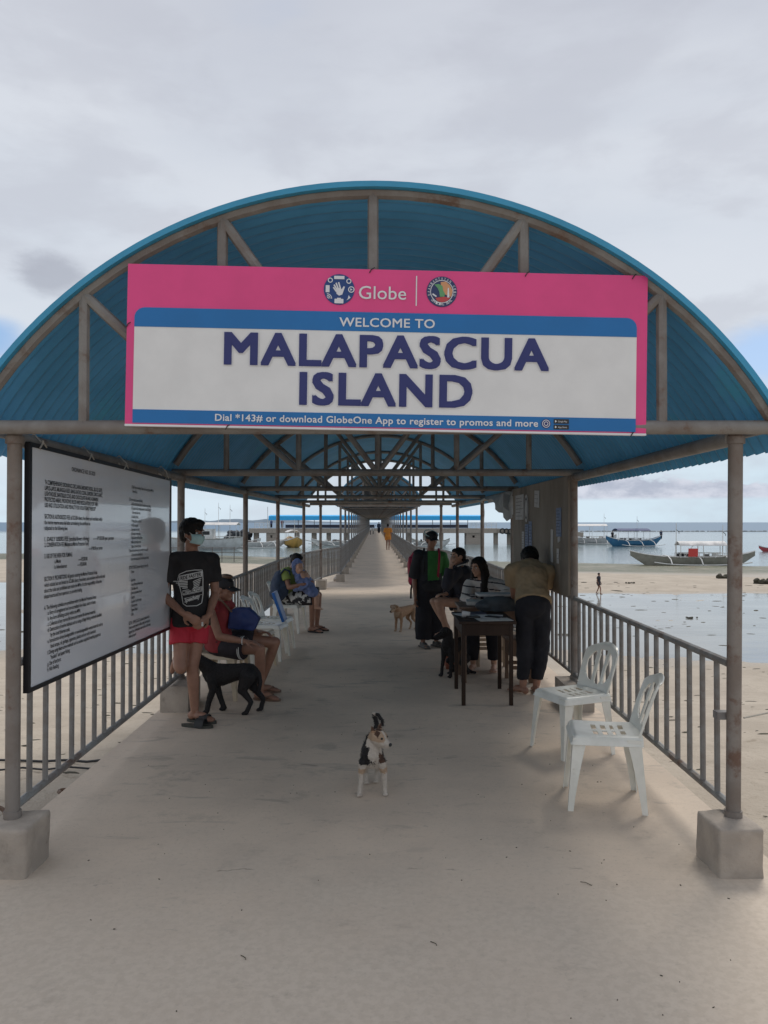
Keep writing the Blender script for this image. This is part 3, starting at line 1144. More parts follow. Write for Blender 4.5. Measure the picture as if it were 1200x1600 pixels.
    # wire ties along the edges
    for (x, y) in ((-30, H - 1), (215, H - 1), (385, H - 1), (-W + 2, 32), (-250, -H + 1), (385, -H + 2)):
        mb = MB(); mb.tube([F(x - 2, y - 5, .004), F(x + 1, y, .008), F(x + 6, y + 5, -.01)], .0025, 5)
        build(mb, 'wire_tie', 'black', root)


ORD_L = ["ORDINANCE NO. 35-2020", None,
         '"A COMPREHENSIVE ORDINANCE DECLARING MONAD SHOAL, BLACK GATE,', 'LAPUS-LAPUS, MLANGGA REEF, BANG KATAD CORAL GARDEN, DAKIT-DAKIT,',
         'LIGHTHOUSE, BANTIGUE COVE, AND CHOCOLATE ISLAND AS MARINE', 'PROTECTED AREAS, PROVIDING RULES AND REGULATIONS FOR THEIR',
         'USE AND UTILIZATION AND PENALTY FOR VIOLATIONS THEREOF"', None,
         'SECTION 8. AUTHORIZED FEES: all SCUBA divers, free divers and snorkelers within', 'the marine reserve area shall after surrendering the certificate be', 'subjected to the following fees:', None,
         '1. DAILY USERS FEE (scuba/divers diving)      ------P150.00 per person', '2. CONSERVATION FEE (Malapascua Marine Protection Fund)', '                                                                    ------P 80.00 per person',
         '3. USE OF THE AREA FOR FILMING:', '              a. Movie                                     ------P5,000.00', '              b. Advertisement                      ------P5,000.00', None,
         'SECTION 9. PROHIBITIONS: All guests entering the Marine Protected Areas', 'which include but not limited to SCUBA divers, free-divers, and snorkelers will be informed',
         'about the rules and prohibited acts inside the MPAs. It is the responsibility of the dive', 'shops/resorts and boat operators to provide briefing.', None,
         'A. The following activities are prohibited within the Marine Protected Areas:', '     a. Entry of unregistered and non-accredited dive shops, users or boats;', '     b. Any form of fishing activity within the MPA;',
         '     c. Collection of any marine life forms and marine life derived materials;', '     d. Destruction of marine habitats such as using of illegal fishing methods identified', '         by the local fisheries code;',
         '     e. Introduction of any biodegradable or non-biodegradable wastes/materials such as', '         food scraps, oil, garbage, cigarettes, plastics and any solid chemicals;', '     f. Diving using destructive methods such as surface supplied breathing apparatus',
         '         "hookah" and spear fishing;', '     g. Use of anchors;', '     h. Fish Feeding;']
ORD_R = ['     i. SCUBA Diving and snorkeling at Thresher Shark Cleaning Stations in MPA Shoal', '        Protected Shoal.', None, 'B. Divers are advised to observe the following:', '     a. No diver shall be allowed without a dive guide for every four divers;',
         '     b. Dive guides should be thoroughly acquainted and briefed of the rules', '        before entry in the reserve;', '     c. No touching of corals;', '     d. Wearing of gloves is not allowed;', '     e. No flash photography;', '     f. Keep distance from sharks;', '     g. No chasing of marine animals;',
         '     h. Stay behind the rope line at all times;', '     i. Maintain good buoyancy control;', '     j. Respect other divers in the area.', 'C. Boats should use the mooring buoys provided by the municipality;', '     a. One boat only for each mooring buoy;', '     b. Slow down when passing near the swimming areas of tourists.', None,
         'SECTION 10. PENALTIES. Any person violating any provision of this', '     Ordinance', None, '     a. First offense;', '     b. Second offense and confiscation of gear;', '     c. Third offense and ban;', '     d. Fine and imprisonment at the court', '     e. Suspension;', '     f. Cancellation of permits to operate;', '     g. Community service;', '     h. Payment of damages;', '     i. Others;', None,
         'SECTION 11. REPEALING CLAUSE. All ordinances inconsistent with this', 'Ordinance are hereby repealed or modified accordingly. Done this day by the', 'Sangguniang Bayan of the Municipality, in session assembled, and this ordinance', 'is effective upon approval.']


def notice_board():
    X = -1.685
    y0, y1, z0, z1 = 3.67, 6.13, .785, 1.985
    root = thing('notice_board', 'large white ordinance board with black text tied to the left eave pipe', 'notice board', (X, 4.9, .785))
    m = mat('glossy_white_sheet', (.80, .82, .86), (.76, .78, .83), .20, 2, coat=.7, spec=.7)
    M['sheet'] = m
    M['ink'] = mat('black_ink', (.010, .010, .012), None, .5)

    def F(u, v, d=0.0):
        zz = z0 + v - .035 * (u / 2.46)
        return V((X + .035 + d, y0 + u, zz))
    W, H = y1 - y0, z1 - z0
    mb = MB(); mb.prism([(0.015, .015), (W - .015, .015), (W - .015, H - .015), (.015, H - .015)], F, -.015, .004)
    build(mb, 'sheet', 'sheet', root, smooth=None)
    for (a, b, c, d) in ((0, 0, W, .022), (0, H - .022, W, H), (0, .022, .022, H - .022), (W - .022, .022, W, H - .022)):
        mb = MB(); mb.prism([(a, b), (c, b), (c, d), (a, d)], F, -.018, .010); build(mb, 'frame_bar', 'black_metal', root, smooth=None)
    for lines, ux, uw, name in ((ORD_L, .17, 1.04, 'left_text'), (ORD_R, 1.45, .93, 'right_text')):
        mb = MB()
        n = len(lines)
        y = H - .13
        step = (H - .20) / (n - 1)
        cw = max(len(l) for l in lines if l)
        for k, l in enumerate(lines):
            yy = H - .135 - step * k
            if not l:
                continue
            ind = len(l) - len(l.lstrip(' '))
            vs, fs = text_pts(l.strip(), .006)
            wid = max(v[0] for v in vs) - min(v[0] for v in vs)
            big = l.strip()[:6].isupper()
            hh = .0215 if big else .0200
            sx = .0205 if name == 'left_text' else .0150
            if l.startswith('ORD'):
                text_into(mb, l, ux + .50, yy + .035, .34, .022, lambda a, b: F(a, b, .0065), center=True, bold=.01)
                continue
            w = min(wid * sx, uw - ind * .008)
            if name == 'left_text':
                w = max(w, min(uw, wid * .0225)) if wid * .0225 < uw else uw
            if '------' in l and ind < 10:
                w = uw * .95
            text_into(mb, l.strip(), ux + ind * .0085, yy, w, hh, lambda a, b: F(a, b, .0065), bold=.016 if name == 'left_text' else .012)
        build(mb, name, 'ink', root, smooth=None)
    for u in (.12, .75, 1.35, 2.30):
        mb = MB()
        c = F(u, H, .0)
        zt = ZT - .045
        mb.tube([c + V((.0, 0, -.03)), c + V((.02, .0, .02)), V((X + .045, c.y, zt)), V((X, c.y + .02, zt + .042)), V((X - .055, c.y + .01, zt)), c + V((-.03, 0, .02)), c + V((.0, 0, -.03))], .004, 5)
        mb.tube([c + V((.016, -.03, -.02)), c + V((.02, 0, .01)), c + V((.018, .04, -.01))], .004, 5)
        build(mb, 'string_tie', 'rope', root)


def notice_wall():
    root = thing('notice_wall', 'tall plywood wall with taped papers between two right hand posts', 'partition', (1.73, 8.2, .9))
    mb = MB(); mb.box((1.715, 8.33, 1.475), (.018, 2.9, 1.08)); build(mb, 'plywood_sheet', 'plywood', root, smooth=None)
    for y in (6.95, 8.35, 9.72):
        mb = MB(); mb.box((1.745, y, 1.47), (.04, .05, 1.1)); build(mb, 'batten', 'brown_wood', root, smooth=None)
    mb = MB(); mb.box((1.745, 8.33, 1.985), (.03, 2.8, .05)); build(mb, 'batten', 'brown_wood', root, smooth=None)

    def sheet(name, label, cat, y, z, w, h, m, lines=0, tilt=0.0, round_=False, words=None):
        t = thing(name, label, cat, (1.704, y, z), 0)
        mb = MB()
        c = V((1.703, y, z))

        def F(u, v, d=0):
            a = R(tilt)
            return c + V((-d, u * math.cos(a) - v * math.sin(a), u * math.sin(a) + v * math.cos(a)))
        poly = disc_poly(0, 0, w / 2, 24) if round_ else [(-w / 2, -h / 2), (w / 2, -h / 2), (w / 2, h / 2), (-w / 2, h / 2)]
        if round_:
            poly = [(a, b * h / w) for a, b in poly]
        mb.prism(poly, F, .000, .003)
        build(mb, 'sheet', m, t, smooth=None)
        mb = MB()
        if round_:
            n = 24
            o = [(a * .8, b * .8) for a, b in poly]; i = [(a * .62, b * .62) for a, b in poly]
            mb.add([F(*p, .005) for p in o + i], [(k, (k + 1) % n, n + (k + 1) % n, n + k) for k in range(n)])
        for k in range(lines):
            yy = h / 2 - (k + 1) * h / (lines + 1)
            ww = w * rng.uniform(.5, .85)
            mb.prism([(w * .42, yy), (w * .42, yy + h * .018), (w * .42 - ww, yy + h * .018), (w * .42 - ww, yy)], F, .003, .005)
        if mb.v:
            build(mb, 'print', 'ink', t, smooth=None)
    # viewer sees +Y (far) at the left
    sheet('poster', 'large white poster near the top left of the plywood wall', 'poster', 9.30, 1.78, .55, .30, 'paper', 6)
    sheet('poster', 'white round edged notice beside the large poster on the plywood wall', 'poster', 8.86, 1.76, .25, .32, 'paper', 0, round_=True)
    sheet('poster', 'small square paper highest on the plywood wall', 'poster', 8.25, 1.85, .26, .18, 'paper', 3, 3)
    sheet('poster', 'narrow white paper left of the blue sheets on the plywood wall', 'poster', 9.06, 1.39, .15, .20, 'paper', 6)
    sheet('poster', 'faded blue printed sheet in the middle of the plywood wall', 'poster', 8.84, 1.43, .20, .30, 'paper_blue', 9)
    sheet('poster', 'taller blue and white sheet in the middle of the plywood wall', 'poster', 8.62, 1.44, .17, .34, 'paper_blue', 9)
    sheet('poster', 'pale blue paper high beside the near end of the plywood wall', 'poster', 7.23, 1.60, .20, .27, 'paper_blue', 8)
    sheet('poster', 'torn narrow strip of white paper low on the plywood wall', 'poster', 7.52, 1.37, .10, .32, 'paper', 0, 2)
    sheet('poster', 'small white slip near the bottom of the plywood wall', 'poster', 7.27, 1.28, .09, .14, 'paper', 2)
    sheet('poster', 'scrap of white paper above the small slip on the plywood wall', 'poster', 7.22, 1.44, .10, .05, 'paper', 0, -12)


# ================================================================== FAR PIER
def cross_pier():
    k = 140 / 1200

    def X(px): return .045 + (px - 598) * k
    Y = 140
    root = thing('cross_pier', 'distant concrete cross pier with a long flat blue roof over the water', 'pier', (0, Y, 0))
    m = MB(); m.box(((X(389) + X(776)) / 2, Y + 2, .05), (X(776) - X(389), 4.4, .85)); build(m, 'deck_slab', 'concrete', root, smooth=None)
    m = MB(); m.loft([[V((X(776), y, z)) for y, z in ((Y, .47), (Y + 4, .47), (Y + 4, -.4), (Y, -.4))], [V((X(905), y, z)) for y, z in ((Y - 3, -.2), (Y + 1, -.2), (Y + 1, -1.0), (Y - 3, -1.0))]])
    build(m, 'sloping_slab', 'concrete', root, smooth=None)
    M['bright_blue'] = pure('far_roof_blue', (.03, .46, .90), .5)
    m = MB()
    m.loft([[V((x, Y - .3, 1.98)), V((x, Y - .3, 2.72)), V((x, Y + 2, 2.95)), V((x, Y + 4.4, 2.72)), V((x, Y + 4.4, 1.98)), V((x, Y + 4.3, 1.98)), V((x, Y + 4.3, 2.66)), V((x, Y + 2, 2.88)), V((x, Y - .2, 2.66)), V((x, Y - .2, 1.98))] for x in (X(420), X(755))])
    build(m, 'roof', 'bright_blue', root, smooth=None)
    M['navy_rail'] = pure('dark_parapet', (.02, .025, .05), .6)
    for a, b in ((446, 585), (612, 731)):
        m = MB(); m.box(((X(a) + X(b)) / 2, Y + .1, .86), (X(b) - X(a), .12, .58)); build(m, 'parapet', 'navy_rail', root, smooth=None)
    for px in (421, 441, 466, 491, 516, 541, 566, 622, 650, 676, 704, 731, 754):
        m = MB(); m.tube([(X(px), Y + .15, .4), (X(px), Y + .15, 2.0)], .07, 6); build(m, 'roof_post', 'white_paint' if px < 460 else 'rail', root)
    for (a, b) in ((398, 419), (736, 776)):
        m = MB()
        for z in (.95, 1.25, 1.5):
            m.tube([(X(a), Y + .1, z), (X(b), Y + .1, z)], .04, 5)
        n = max(2, int((b - a) / 7))
        for q in range(n + 1):
            m.tube([(X(a + (b - a) * q / n), Y + .1, .45), (X(a + (b - a) * q / n), Y + .1, 1.5)], .045, 5)
        build(m, 'guard_rail', 'white_paint', root)
    for px, w in ((399, .9), (463, .8), (490, .9), (513, .8), (540, .8), (566, .8), (640, .8), (665, .8), (690, .8), (776, .75), (797, .7), (814, .7), (836, .7), (860, .7)):
        m = MB(); m.box((X(px), Y + 1.2, -1.8), (w, .8, 3.1)); build(m, 'pile', 'concrete', root, smooth=None)
    for a, b in ((416, 433), (728.5, 752)):
        xa, xb = X(a), X(b)
        m = MB()
        m.box(((xa + xb) / 2, Y + 1.6, -.55), (xb - xa, 3.2, .5)); m.box(((xa + xb) / 2, Y + 1.6, -1.9), (xb - xa, 3.2, 1.4))
        m.box((xa + .55, Y + 1.6, -1.0), (1.1, 3.2, .45)); m.box((xb - .6, Y + 1.6, -1.0), (1.2, 3.2, .45))
        m.box(((xa + xb) / 2, Y + 2.9, -1.0), ((xb - xa) * .3, .2, .42))
        build(m, 'caisson', 'concrete', root, smooth=None)
    m = MB(); m.tube([(X(418.5), Y - .2, .4), (X(418.5), Y - .2, 4.4)], .06, 6); build(m, 'mast', 'white_paint', root)
    for k2, px in enumerate((784, 790, 796, 803, 809, 815)):
        m = MB()
        m.tube([V((X(px) + .42 * math.cos(w), Y - .7 - (px - 776) * .02, .05 - (px - 776) * .006 + .42 * math.sin(w))) for w in [2 * PI * q / 14 for q in range(15)]], .14, 6)
        build(m, 'tyre_fender', 'black', root)
    # rubble breakwater beyond the left end
    t = thing('breakwater', 'low dark rubble breakwater at the left end of the far pier', 'breakwater', (X(370), Y + 2, -2.4))
    for q in range(46):
        x = X(352) + rng.random() * (X(389) - X(352)); h = rng.uniform(-1.5, .1)
        m = MB(); m.ell((x, Y + rng.uniform(-.5, 3), h - .2), (rng.uniform(.4, .9), rng.uniform(.4, .9), rng.uniform(.3, .6)), rotz(rng.random() * 3), 7, 5)
        build(m, 'rock', 'dark_rock', t, smooth=None)


# ================================================================== BOATS
def bangka(loc, rz, L, hull, stripe, label, canopy=None, canopy_m='white_paint', wid=.55, h=.75, rise=.5, masts=(), outw=2.2, group='outrigger boats at anchor', cabin=None, details=0, low=False, outr=True):
    """double outrigger boat, local: length along X, water at z = 0"""
    root = thing('outrigger_boat', label, 'boat', loc, rz, group)
    N = 16
    rings, stripe_r = [], []
    for k in range(N + 1):
        t = -1 + 2 * k / N
        w = wid * max(0.03, (1 - abs(t) ** 2.6))
        zt = h + rise * abs(t) ** 3
        zb = -.15 + (h + rise * .55) * max(0, abs(t) - .72) / .28 * .95
        x = t * L / 2
        rings.append([V((x, -w, zt)), V((x, -w * .9, zb + (zt - zb) * .45)), V((x, -w * .35, zb)), V((x, w * .35, zb)), V((x, w * .9, zb + (zt - zb) * .45)), V((x, w, zt)), V((x, w * .8, zt - .04)), V((x, w * .5, max(zb + .05, zt - .35))), V((x, -w * .5, max(zb + .05, zt - .35))), V((x, -w * .8, zt - .04))])
        stripe_r.append([V((x, s * (w + .012), zt - .02)) for s in (-1, 1)])
    m = MB(); m.loft(rings); build(m, 'hull', hull, root, local=True, smooth=35)
    for s in (0, 1):
        m = MB()
        m.tube([r[s] + V((0, 0, 0)) for r in stripe_r], .055, 5)
        build(m, 'gunwale', stripe, root, local=True)
    if canopy:
        x0, x1, cz, cw = canopy
        m = MB()
        n = 8
        rr = []
        for k in range(n + 1):
            x = x0 + (x1 - x0) * k / n
            sag = .05 * math.sin(k * 2.3)
            rr.append([V((x, -cw, cz - .30)), V((x, -cw * .6, cz - .06 + sag)), V((x, 0, cz + .06)), V((x, cw * .6, cz - .06 + sag)), V((x, cw, cz - .30)), V((x, cw, cz - .34)), V((x, 0, cz + .01)), V((x, -cw, cz - .34))])
        m.loft(rr); build(m, 'canopy', canopy_m, root, local=True, smooth=50)
        for x in (x0 + .1, (x0 + x1) / 2, x1 - .1):
            for s in (-1, 1):
                m = MB(); m.tube([(x, s * cw * .9, h - .1), (x, s * cw * .92, cz - .28)], .035, 5); build(m, 'canopy_pole', 'white_paint', root, local=True)
        m = MB()
        for s in (-1, 1):
            m.tube([(x0, s * cw * .9, h + .35), (x1, s * cw * .9, h + .35)], .025, 5)
            q = x0
            while q < x1:
                m.tube([(q, s * cw * .9, h), (q, s * cw * .9, h + .35)], .02, 4); q += .45
        build(m, 'hand_rail', 'white_paint', root, local=True)
    if cabin:
        x0, x1, cz, cw = cabin
        m = MB(); m.box(((x0 + x1) / 2, 0, (h + cz) / 2), (x1 - x0, cw * 2, cz - h)); b = build(m, 'cabin', 'white_paint', root, local=True, smooth=None)
        for q in range(3):
            m = MB(); m.box((x0 + (x1 - x0) * (q + .5) / 3, -cw - .01, h + (cz - h) * .6), ((x1 - x0) * .2, .03, (cz - h) * .35)); build(m, 'window', 'black', b, local=True, smooth=None)
    for (x, z) in masts:
        m = MB(); m.tube([(x, 0, h - .2), (x + .03, 0, z)], [.05, .025], 6); build(m, 'mast', 'white_paint', root, local=True)
        m = MB(); m.tube([(x, 0, z - .6), (x + .3, .02, z - .85), (x + .28, .02, z - 1.0)], .03, 4); build(m, 'pennant', 'black', root, local=True)
    if outr:
        for s in (-1, 1):
            m = MB(); m.tube([(-L * .36 + L * .76 * k / 8, s * outw, .10 + .25 * (abs(k - 4) / 4) ** 3) for k in range(9)], .055, 6)
            build(m, 'outrigger_float', 'white_paint', root, local=True)
        for x in (-.22, .02, .24):
            m = MB()
            m.tube([(x * L, y * outw, z) for y, z in ((-1.02, .12), (-.8, h * .75), (-.4, h + .08), (0, h + .12), (.4, h + .08), (.8, h * .75), (1.02, .12))], .05, 6)
            build(m, 'outrigger_arm', 'white_paint', root, local=True)
    # gear on board
    for q in range(details):
        x = rng.uniform(-L * .25, L * .25)
        m = MB(); m.box((x, rng.uniform(-.3, .3), h + .12), (rng.uniform(.25, .7), .35, rng.uniform(.2, .5)), rotz(rng.random()))
        build(m, 'deck_gear', rng.choice(['black', 'white_paint', 'navy_rail', 'steel']), root, local=True, smooth=None)
    return root


def at(px, y):
    return .045 + (px - 598) * y / 1200


def boats():
    M['hull_grey'] = mat('grey_hull', (.30, .295, .25), (.24, .235, .20), .6, 2)
    M['hull_blue'] = mat('blue_hull', (.03, .13, .26), (.04, .17, .30), .5, 2)
    M['hull_white'] = mat('white_hull', (.62, .63, .62), (.5, .5, .49), .5, 2)
    M['hull_yellow'] = mat('yellow_hull', (.55, .33, .08), (.45, .27, .07), .5, 2)
    M['hull_red'] = pure('red_hull', (.45, .08, .09))
    M['tarp_blue'] = mat('navy_tarp', (.03, .055, .16), None, .7, 3)
    M['tarp_white'] = mat('white_tarp', (.72, .70, .68), (.6, .58, .56), .7, 3)
    M['red_cloth'] = pure('red_cloth', (.65, .08, .07), .8)
    g = 'outrigger boats at anchor'
    # nearest: long pale grey one aground behind the sandbar
    y = 71
    r = bangka((at(1082, y), y, -2.36), R(-2), 11.4, 'hull_grey', 'white_paint', 'long pale grey outrigger boat aground at the sandbar under a white tarp', canopy=(-1.4, 2.9, 2.15, .75), canopy_m='tarp_white', wid=.6, h=.78, rise=.55, masts=((-1.5, 3.9), (2.75, 3.7)), outw=2.0, details=7)
    m = MB(); m.box((-.2, -.72, 1.18), (.85, .05, .75)); build(m, 'red_cloth', 'red_cloth', r, local=True, smooth=None)
    m = MB(); m.tube([(-.9, -.6, .8), (-.1, -.6, 1.9), (.5, -.6, 1.85)], .03, 5); build(m, 'frame_tube', 'white_paint', r, local=True)
    y = 128
    r = bangka((at(990, y), y, -2.38), R(6), 9.6, 'hull_blue', 'white_paint', 'blue hulled outrigger boat with a navy canopy beyond the grey boat', canopy=(-3.2, 2.4, 2.9, 1.3), canopy_m='tarp_blue', wid=.95, h=1.0, rise=.8, masts=((.6, 5.0),), outw=3.4, details=6)
    y = 143
    bangka((at(925, y), y, -2.38), R(-4), 9.0, 'hull_white', 'white_paint', 'white outrigger boat with white canopy left of the blue one', canopy=(-3.0, 2.6, 3.6, 1.3), canopy_m='tarp_white', wid=.9, h=1.0, rise=.8, masts=((-3.4, 5.6), (2.2, 5.6)), outw=3.4, details=5)
    y = 105
    bangka((at(1215, y), y, -2.38), R(2), 5.2, 'hull_red', 'hull_white', 'small red boat cut by the right edge of the picture', wid=.4, h=.45, rise=.35, outr=False)
    y = 112
    bangka((at(318, y), y, -2.38), R(-3), 13.0, 'hull_white', 'hull_grey', 'big white passenger boat with cabin and flat canopy beside the youth', canopy=(-1.0, 5.2, 3.9, 1.3), canopy_m='tarp_white', wid=1.3, h=1.55, rise=.5, masts=((0.2, 6.0), (2.2, 6.8), (3.9, 6.5)), outw=2.8, cabin=(-3.2, 1.5, 3.0, 1.0), details=5, outr=False)
    y = 122
    bangka((at(402, y), y, -2.38), R(18), 9.5, 'hull_white', 'white_paint', 'white outrigger boat with splayed arms in front of the far pier', wid=.6, h=.8, rise=.6, outw=4.2, details=4)
    bangka((at(372, y + 7), y + 7, -2.38), R(-24), 9.0, 'hull_white', 'white_paint', 'white outrigger boat left of the far pier piles', wid=.6, h=.8, rise=.6, outw=4.0, details=4, masts=((1.0, 4.2),))
    y = 124
    bangka((at(458, y), y, -2.38), R(-74), 8.0, 'hull_yellow', 'white_paint', 'yellow bowed outrigger boat with a small white awning', canopy=(-2.4, 1.0, 2.7, 1.0), canopy_m='tarp_white', wid=1.5, h=1.05, rise=.7, outw=4.4, details=7, masts=((1.4, 4.4),))
    y = 131
    bangka((at(522, y), y, -2.38), R(30), 8.5, 'hull_white', 'white_paint', 'white outrigger boat half hidden by the left walkway posts', wid=.6, h=.7, rise=.6, outw=4.0, details=4)
    bangka((at(668, 137), 130, -2.38), R(-32), 7.5, 'hull_white', 'hull_grey', 'small outrigger boat glimpsed behind the right walkway posts', wid=.6, h=.7, rise=.6, outw=3.4, details=3)
    # buoy line along the reef
    t = thing('buoy_line', 'long dark line of floats far out across the bay', 'buoys', (60, 330, -2.4))
    m = MB()
    x = at(880, 330)
    while x < at(1330, 330):
        m.ell((x, 330 + 3 * noise.noise(V((x * .1, 0, 0))), -2.3), (rng.uniform(.5, 1.6), .4, rng.uniform(.12, .34)), None, 6, 4)
        x += rng.uniform(.9, 2.6)
    build(m, 'float_row', 'black', t, kind='stuff')
    # low pole fence at the left shoreline
    t = thing('pole_fence', 'low pale pole fence standing along the left shoreline', 'fence', (at(330, 76), 76, -2.4))
    for z in (-1.95, -1.4, -.95):
        m = MB(); m.tube([(at(262, 76), 76.5, z), (at(300, 76), 76.1, z + .03), (at(383, 76), 76, z)], .035, 5); build(m, 'pole_rail', 'steel_light', t)
    for px in (268, 290, 311, 332, 347, 366, 383):
        m = MB(); m.tube([(at(px, 76), 76, -2.5), (at(px, 76), 76, -.85)], .045, 5); build(m, 'pole', 'steel_light', t)


# ================================================================== FURNITURE
def sheet_keep(nu, nv, P, keep, thick, mats, name, smooth_it=2, sub=0):
    vs = [P(2 * i / nu - 1, j / nv) for j in range(nv + 1) for i in range(nu + 1)]
    fs = []
    for j in range(nv):
        for i in range(nu):
            if keep(2 * (i + .5) / nu - 1, (j + .5) / nv):
                a = j * (nu + 1) + i
                fs.append((a, a + 1, a + nu + 2, a + nu + 1))
    me = bpy.data.meshes.new('tmp'); me.from_pydata([tuple(v) for v in vs], [], fs)
    bm = bmesh.new(); bm.from_mesh(me)
    bmesh.ops.delete(bm, geom=[v for v in bm.verts if not v.link_faces], context='VERTS')
    bm.to_mesh(me); bm.free()
    o = bpy.data.objects.new('tmp', me); COL.objects.link(o)
    if smooth_it:
        q = o.modifiers.new('s', 'SMOOTH'); q.factor = .5; q.iterations = smooth_it
    q = o.modifiers.new('t', 'SOLIDIFY'); q.thickness = thick; q.offset = 0
    out = bpy.data.meshes.new_from_object(o.evaluated_get(bpy.context.evaluated_depsgraph_get()))
    bpy.data.objects.remove(o); bpy.data.meshes.remove(me)
    out.materials.clear()
    for m in aslist(mats): out.materials.append(m)
    out.name = name
    sharp_smooth(out, 50)
    return out


def plastic_chair(label, m, loc, face, group='plastic chairs without arms', h_back=.735):
    """one-piece stacking chair; local front is -Y"""
    rz = math.atan2(face[0], -face[1])
    root = thing('plastic_chair', label, 'chair', loc, rz, group)
    sh = .412
    root.scale = (.91, .91, 1)

    def seat(u, v):
        y = -.215 + .43 * v
        w = .215 - .012 * v
        d = -.014 * (1 - u * u) * math.sin(PI * min(1, v * 1.05))
        e = 0
        if abs(u) > .90: e = -.05 * (abs(u) - .90) / .10
        if v < .07: e = min(e, -.05 * (.07 - v) / .07)
        k = max(0, (abs(u) - .8)) * max(0, (.12 - v)) * 3
        return V((u * w * (1 - k * .4), y, sh + d + e))

    def keep_seat(u, v):
        if .28 < v < .80 and abs(u) < .62:
            if int((v - .28) / .065) % 2 == 1 and (abs(abs(u) - .31) < .22):
                return False
        return True
    me = sheet_keep(44, 44, seat, keep_seat, .006, m, 'seat', 1)
    o = bpy.data.objects.new('seat', me); COL.objects.link(o); o.parent = root; KIDS.setdefault(root.name, []).append(o)

    def back(u, v):
        z = sh - .02 + (h_back - sh + .02) * v
        w = (.185 + .012 * math.sin(PI * v)) * (1 - .30 * max(0, (v - .80) / .2) ** 2)
        y = .205 + .11 * v + .02 * v * v - .030 * (1 - u * u) * (-1) - .02
        zz = z - .035 * max(0, (v - .8) / .2) * u * u
        if abs(u) > .93 : y += -.0
        if v > .97: y += .02
        return V((u * w, y, zz))

    def keep_back(u, v):
        cv = (v - .50) / .345
        e = (u / .74) ** 2 + abs(cv) ** 2.6
        if e < 1:
            # curved splats inside the oval
            for c in (-.27, .27):
                if abs(u - c * (1 + .10 * cv)) < .095:
                    return True
            return False
        return True
    me = sheet_keep(46, 50, back, keep_back, .012, m, 'backrest', 3)
    o = bpy.data.objects.new('backrest', me); COL.objects.link(o); o.parent = root; KIDS[root.name].append(o)
    for sx in (-1, 1):
        for sy in (-1, 1):
            mb = MB()
            tx, ty = sx * .20, (-.20 if sy < 0 else .20)
            bx, by = sx * .222, (-.235 if sy < 0 else .235)
            N = 8
            for pl in (0, 1):
                rings = []
                for k in range(N + 1):
                    t = k / N
                    x = tx + (bx - tx) * t; y = ty + (by - ty) * t
                    z = (sh - .012) * (1 - t)
                    w = .050 * (1 - t) ** 1.5 + .034
                    th = .0055
                    if pl == 0:
                        r = [V((x, y, z)), V((x, y - sy * w, z)), V((x - sx * th, y - sy * w, z)), V((x - sx * th, y - sy * th, z))]
                    else:
                        r = [V((x, y, z)), V((x - sx * w, y, z)), V((x - sx * w, y - sy * th, z)), V((x - sx * th, y - sy * th, z))]
                    rings.append(r)
                mb.loft(rings)
            build(mb, 'leg', m, root, local=True, smooth=None)
    return root


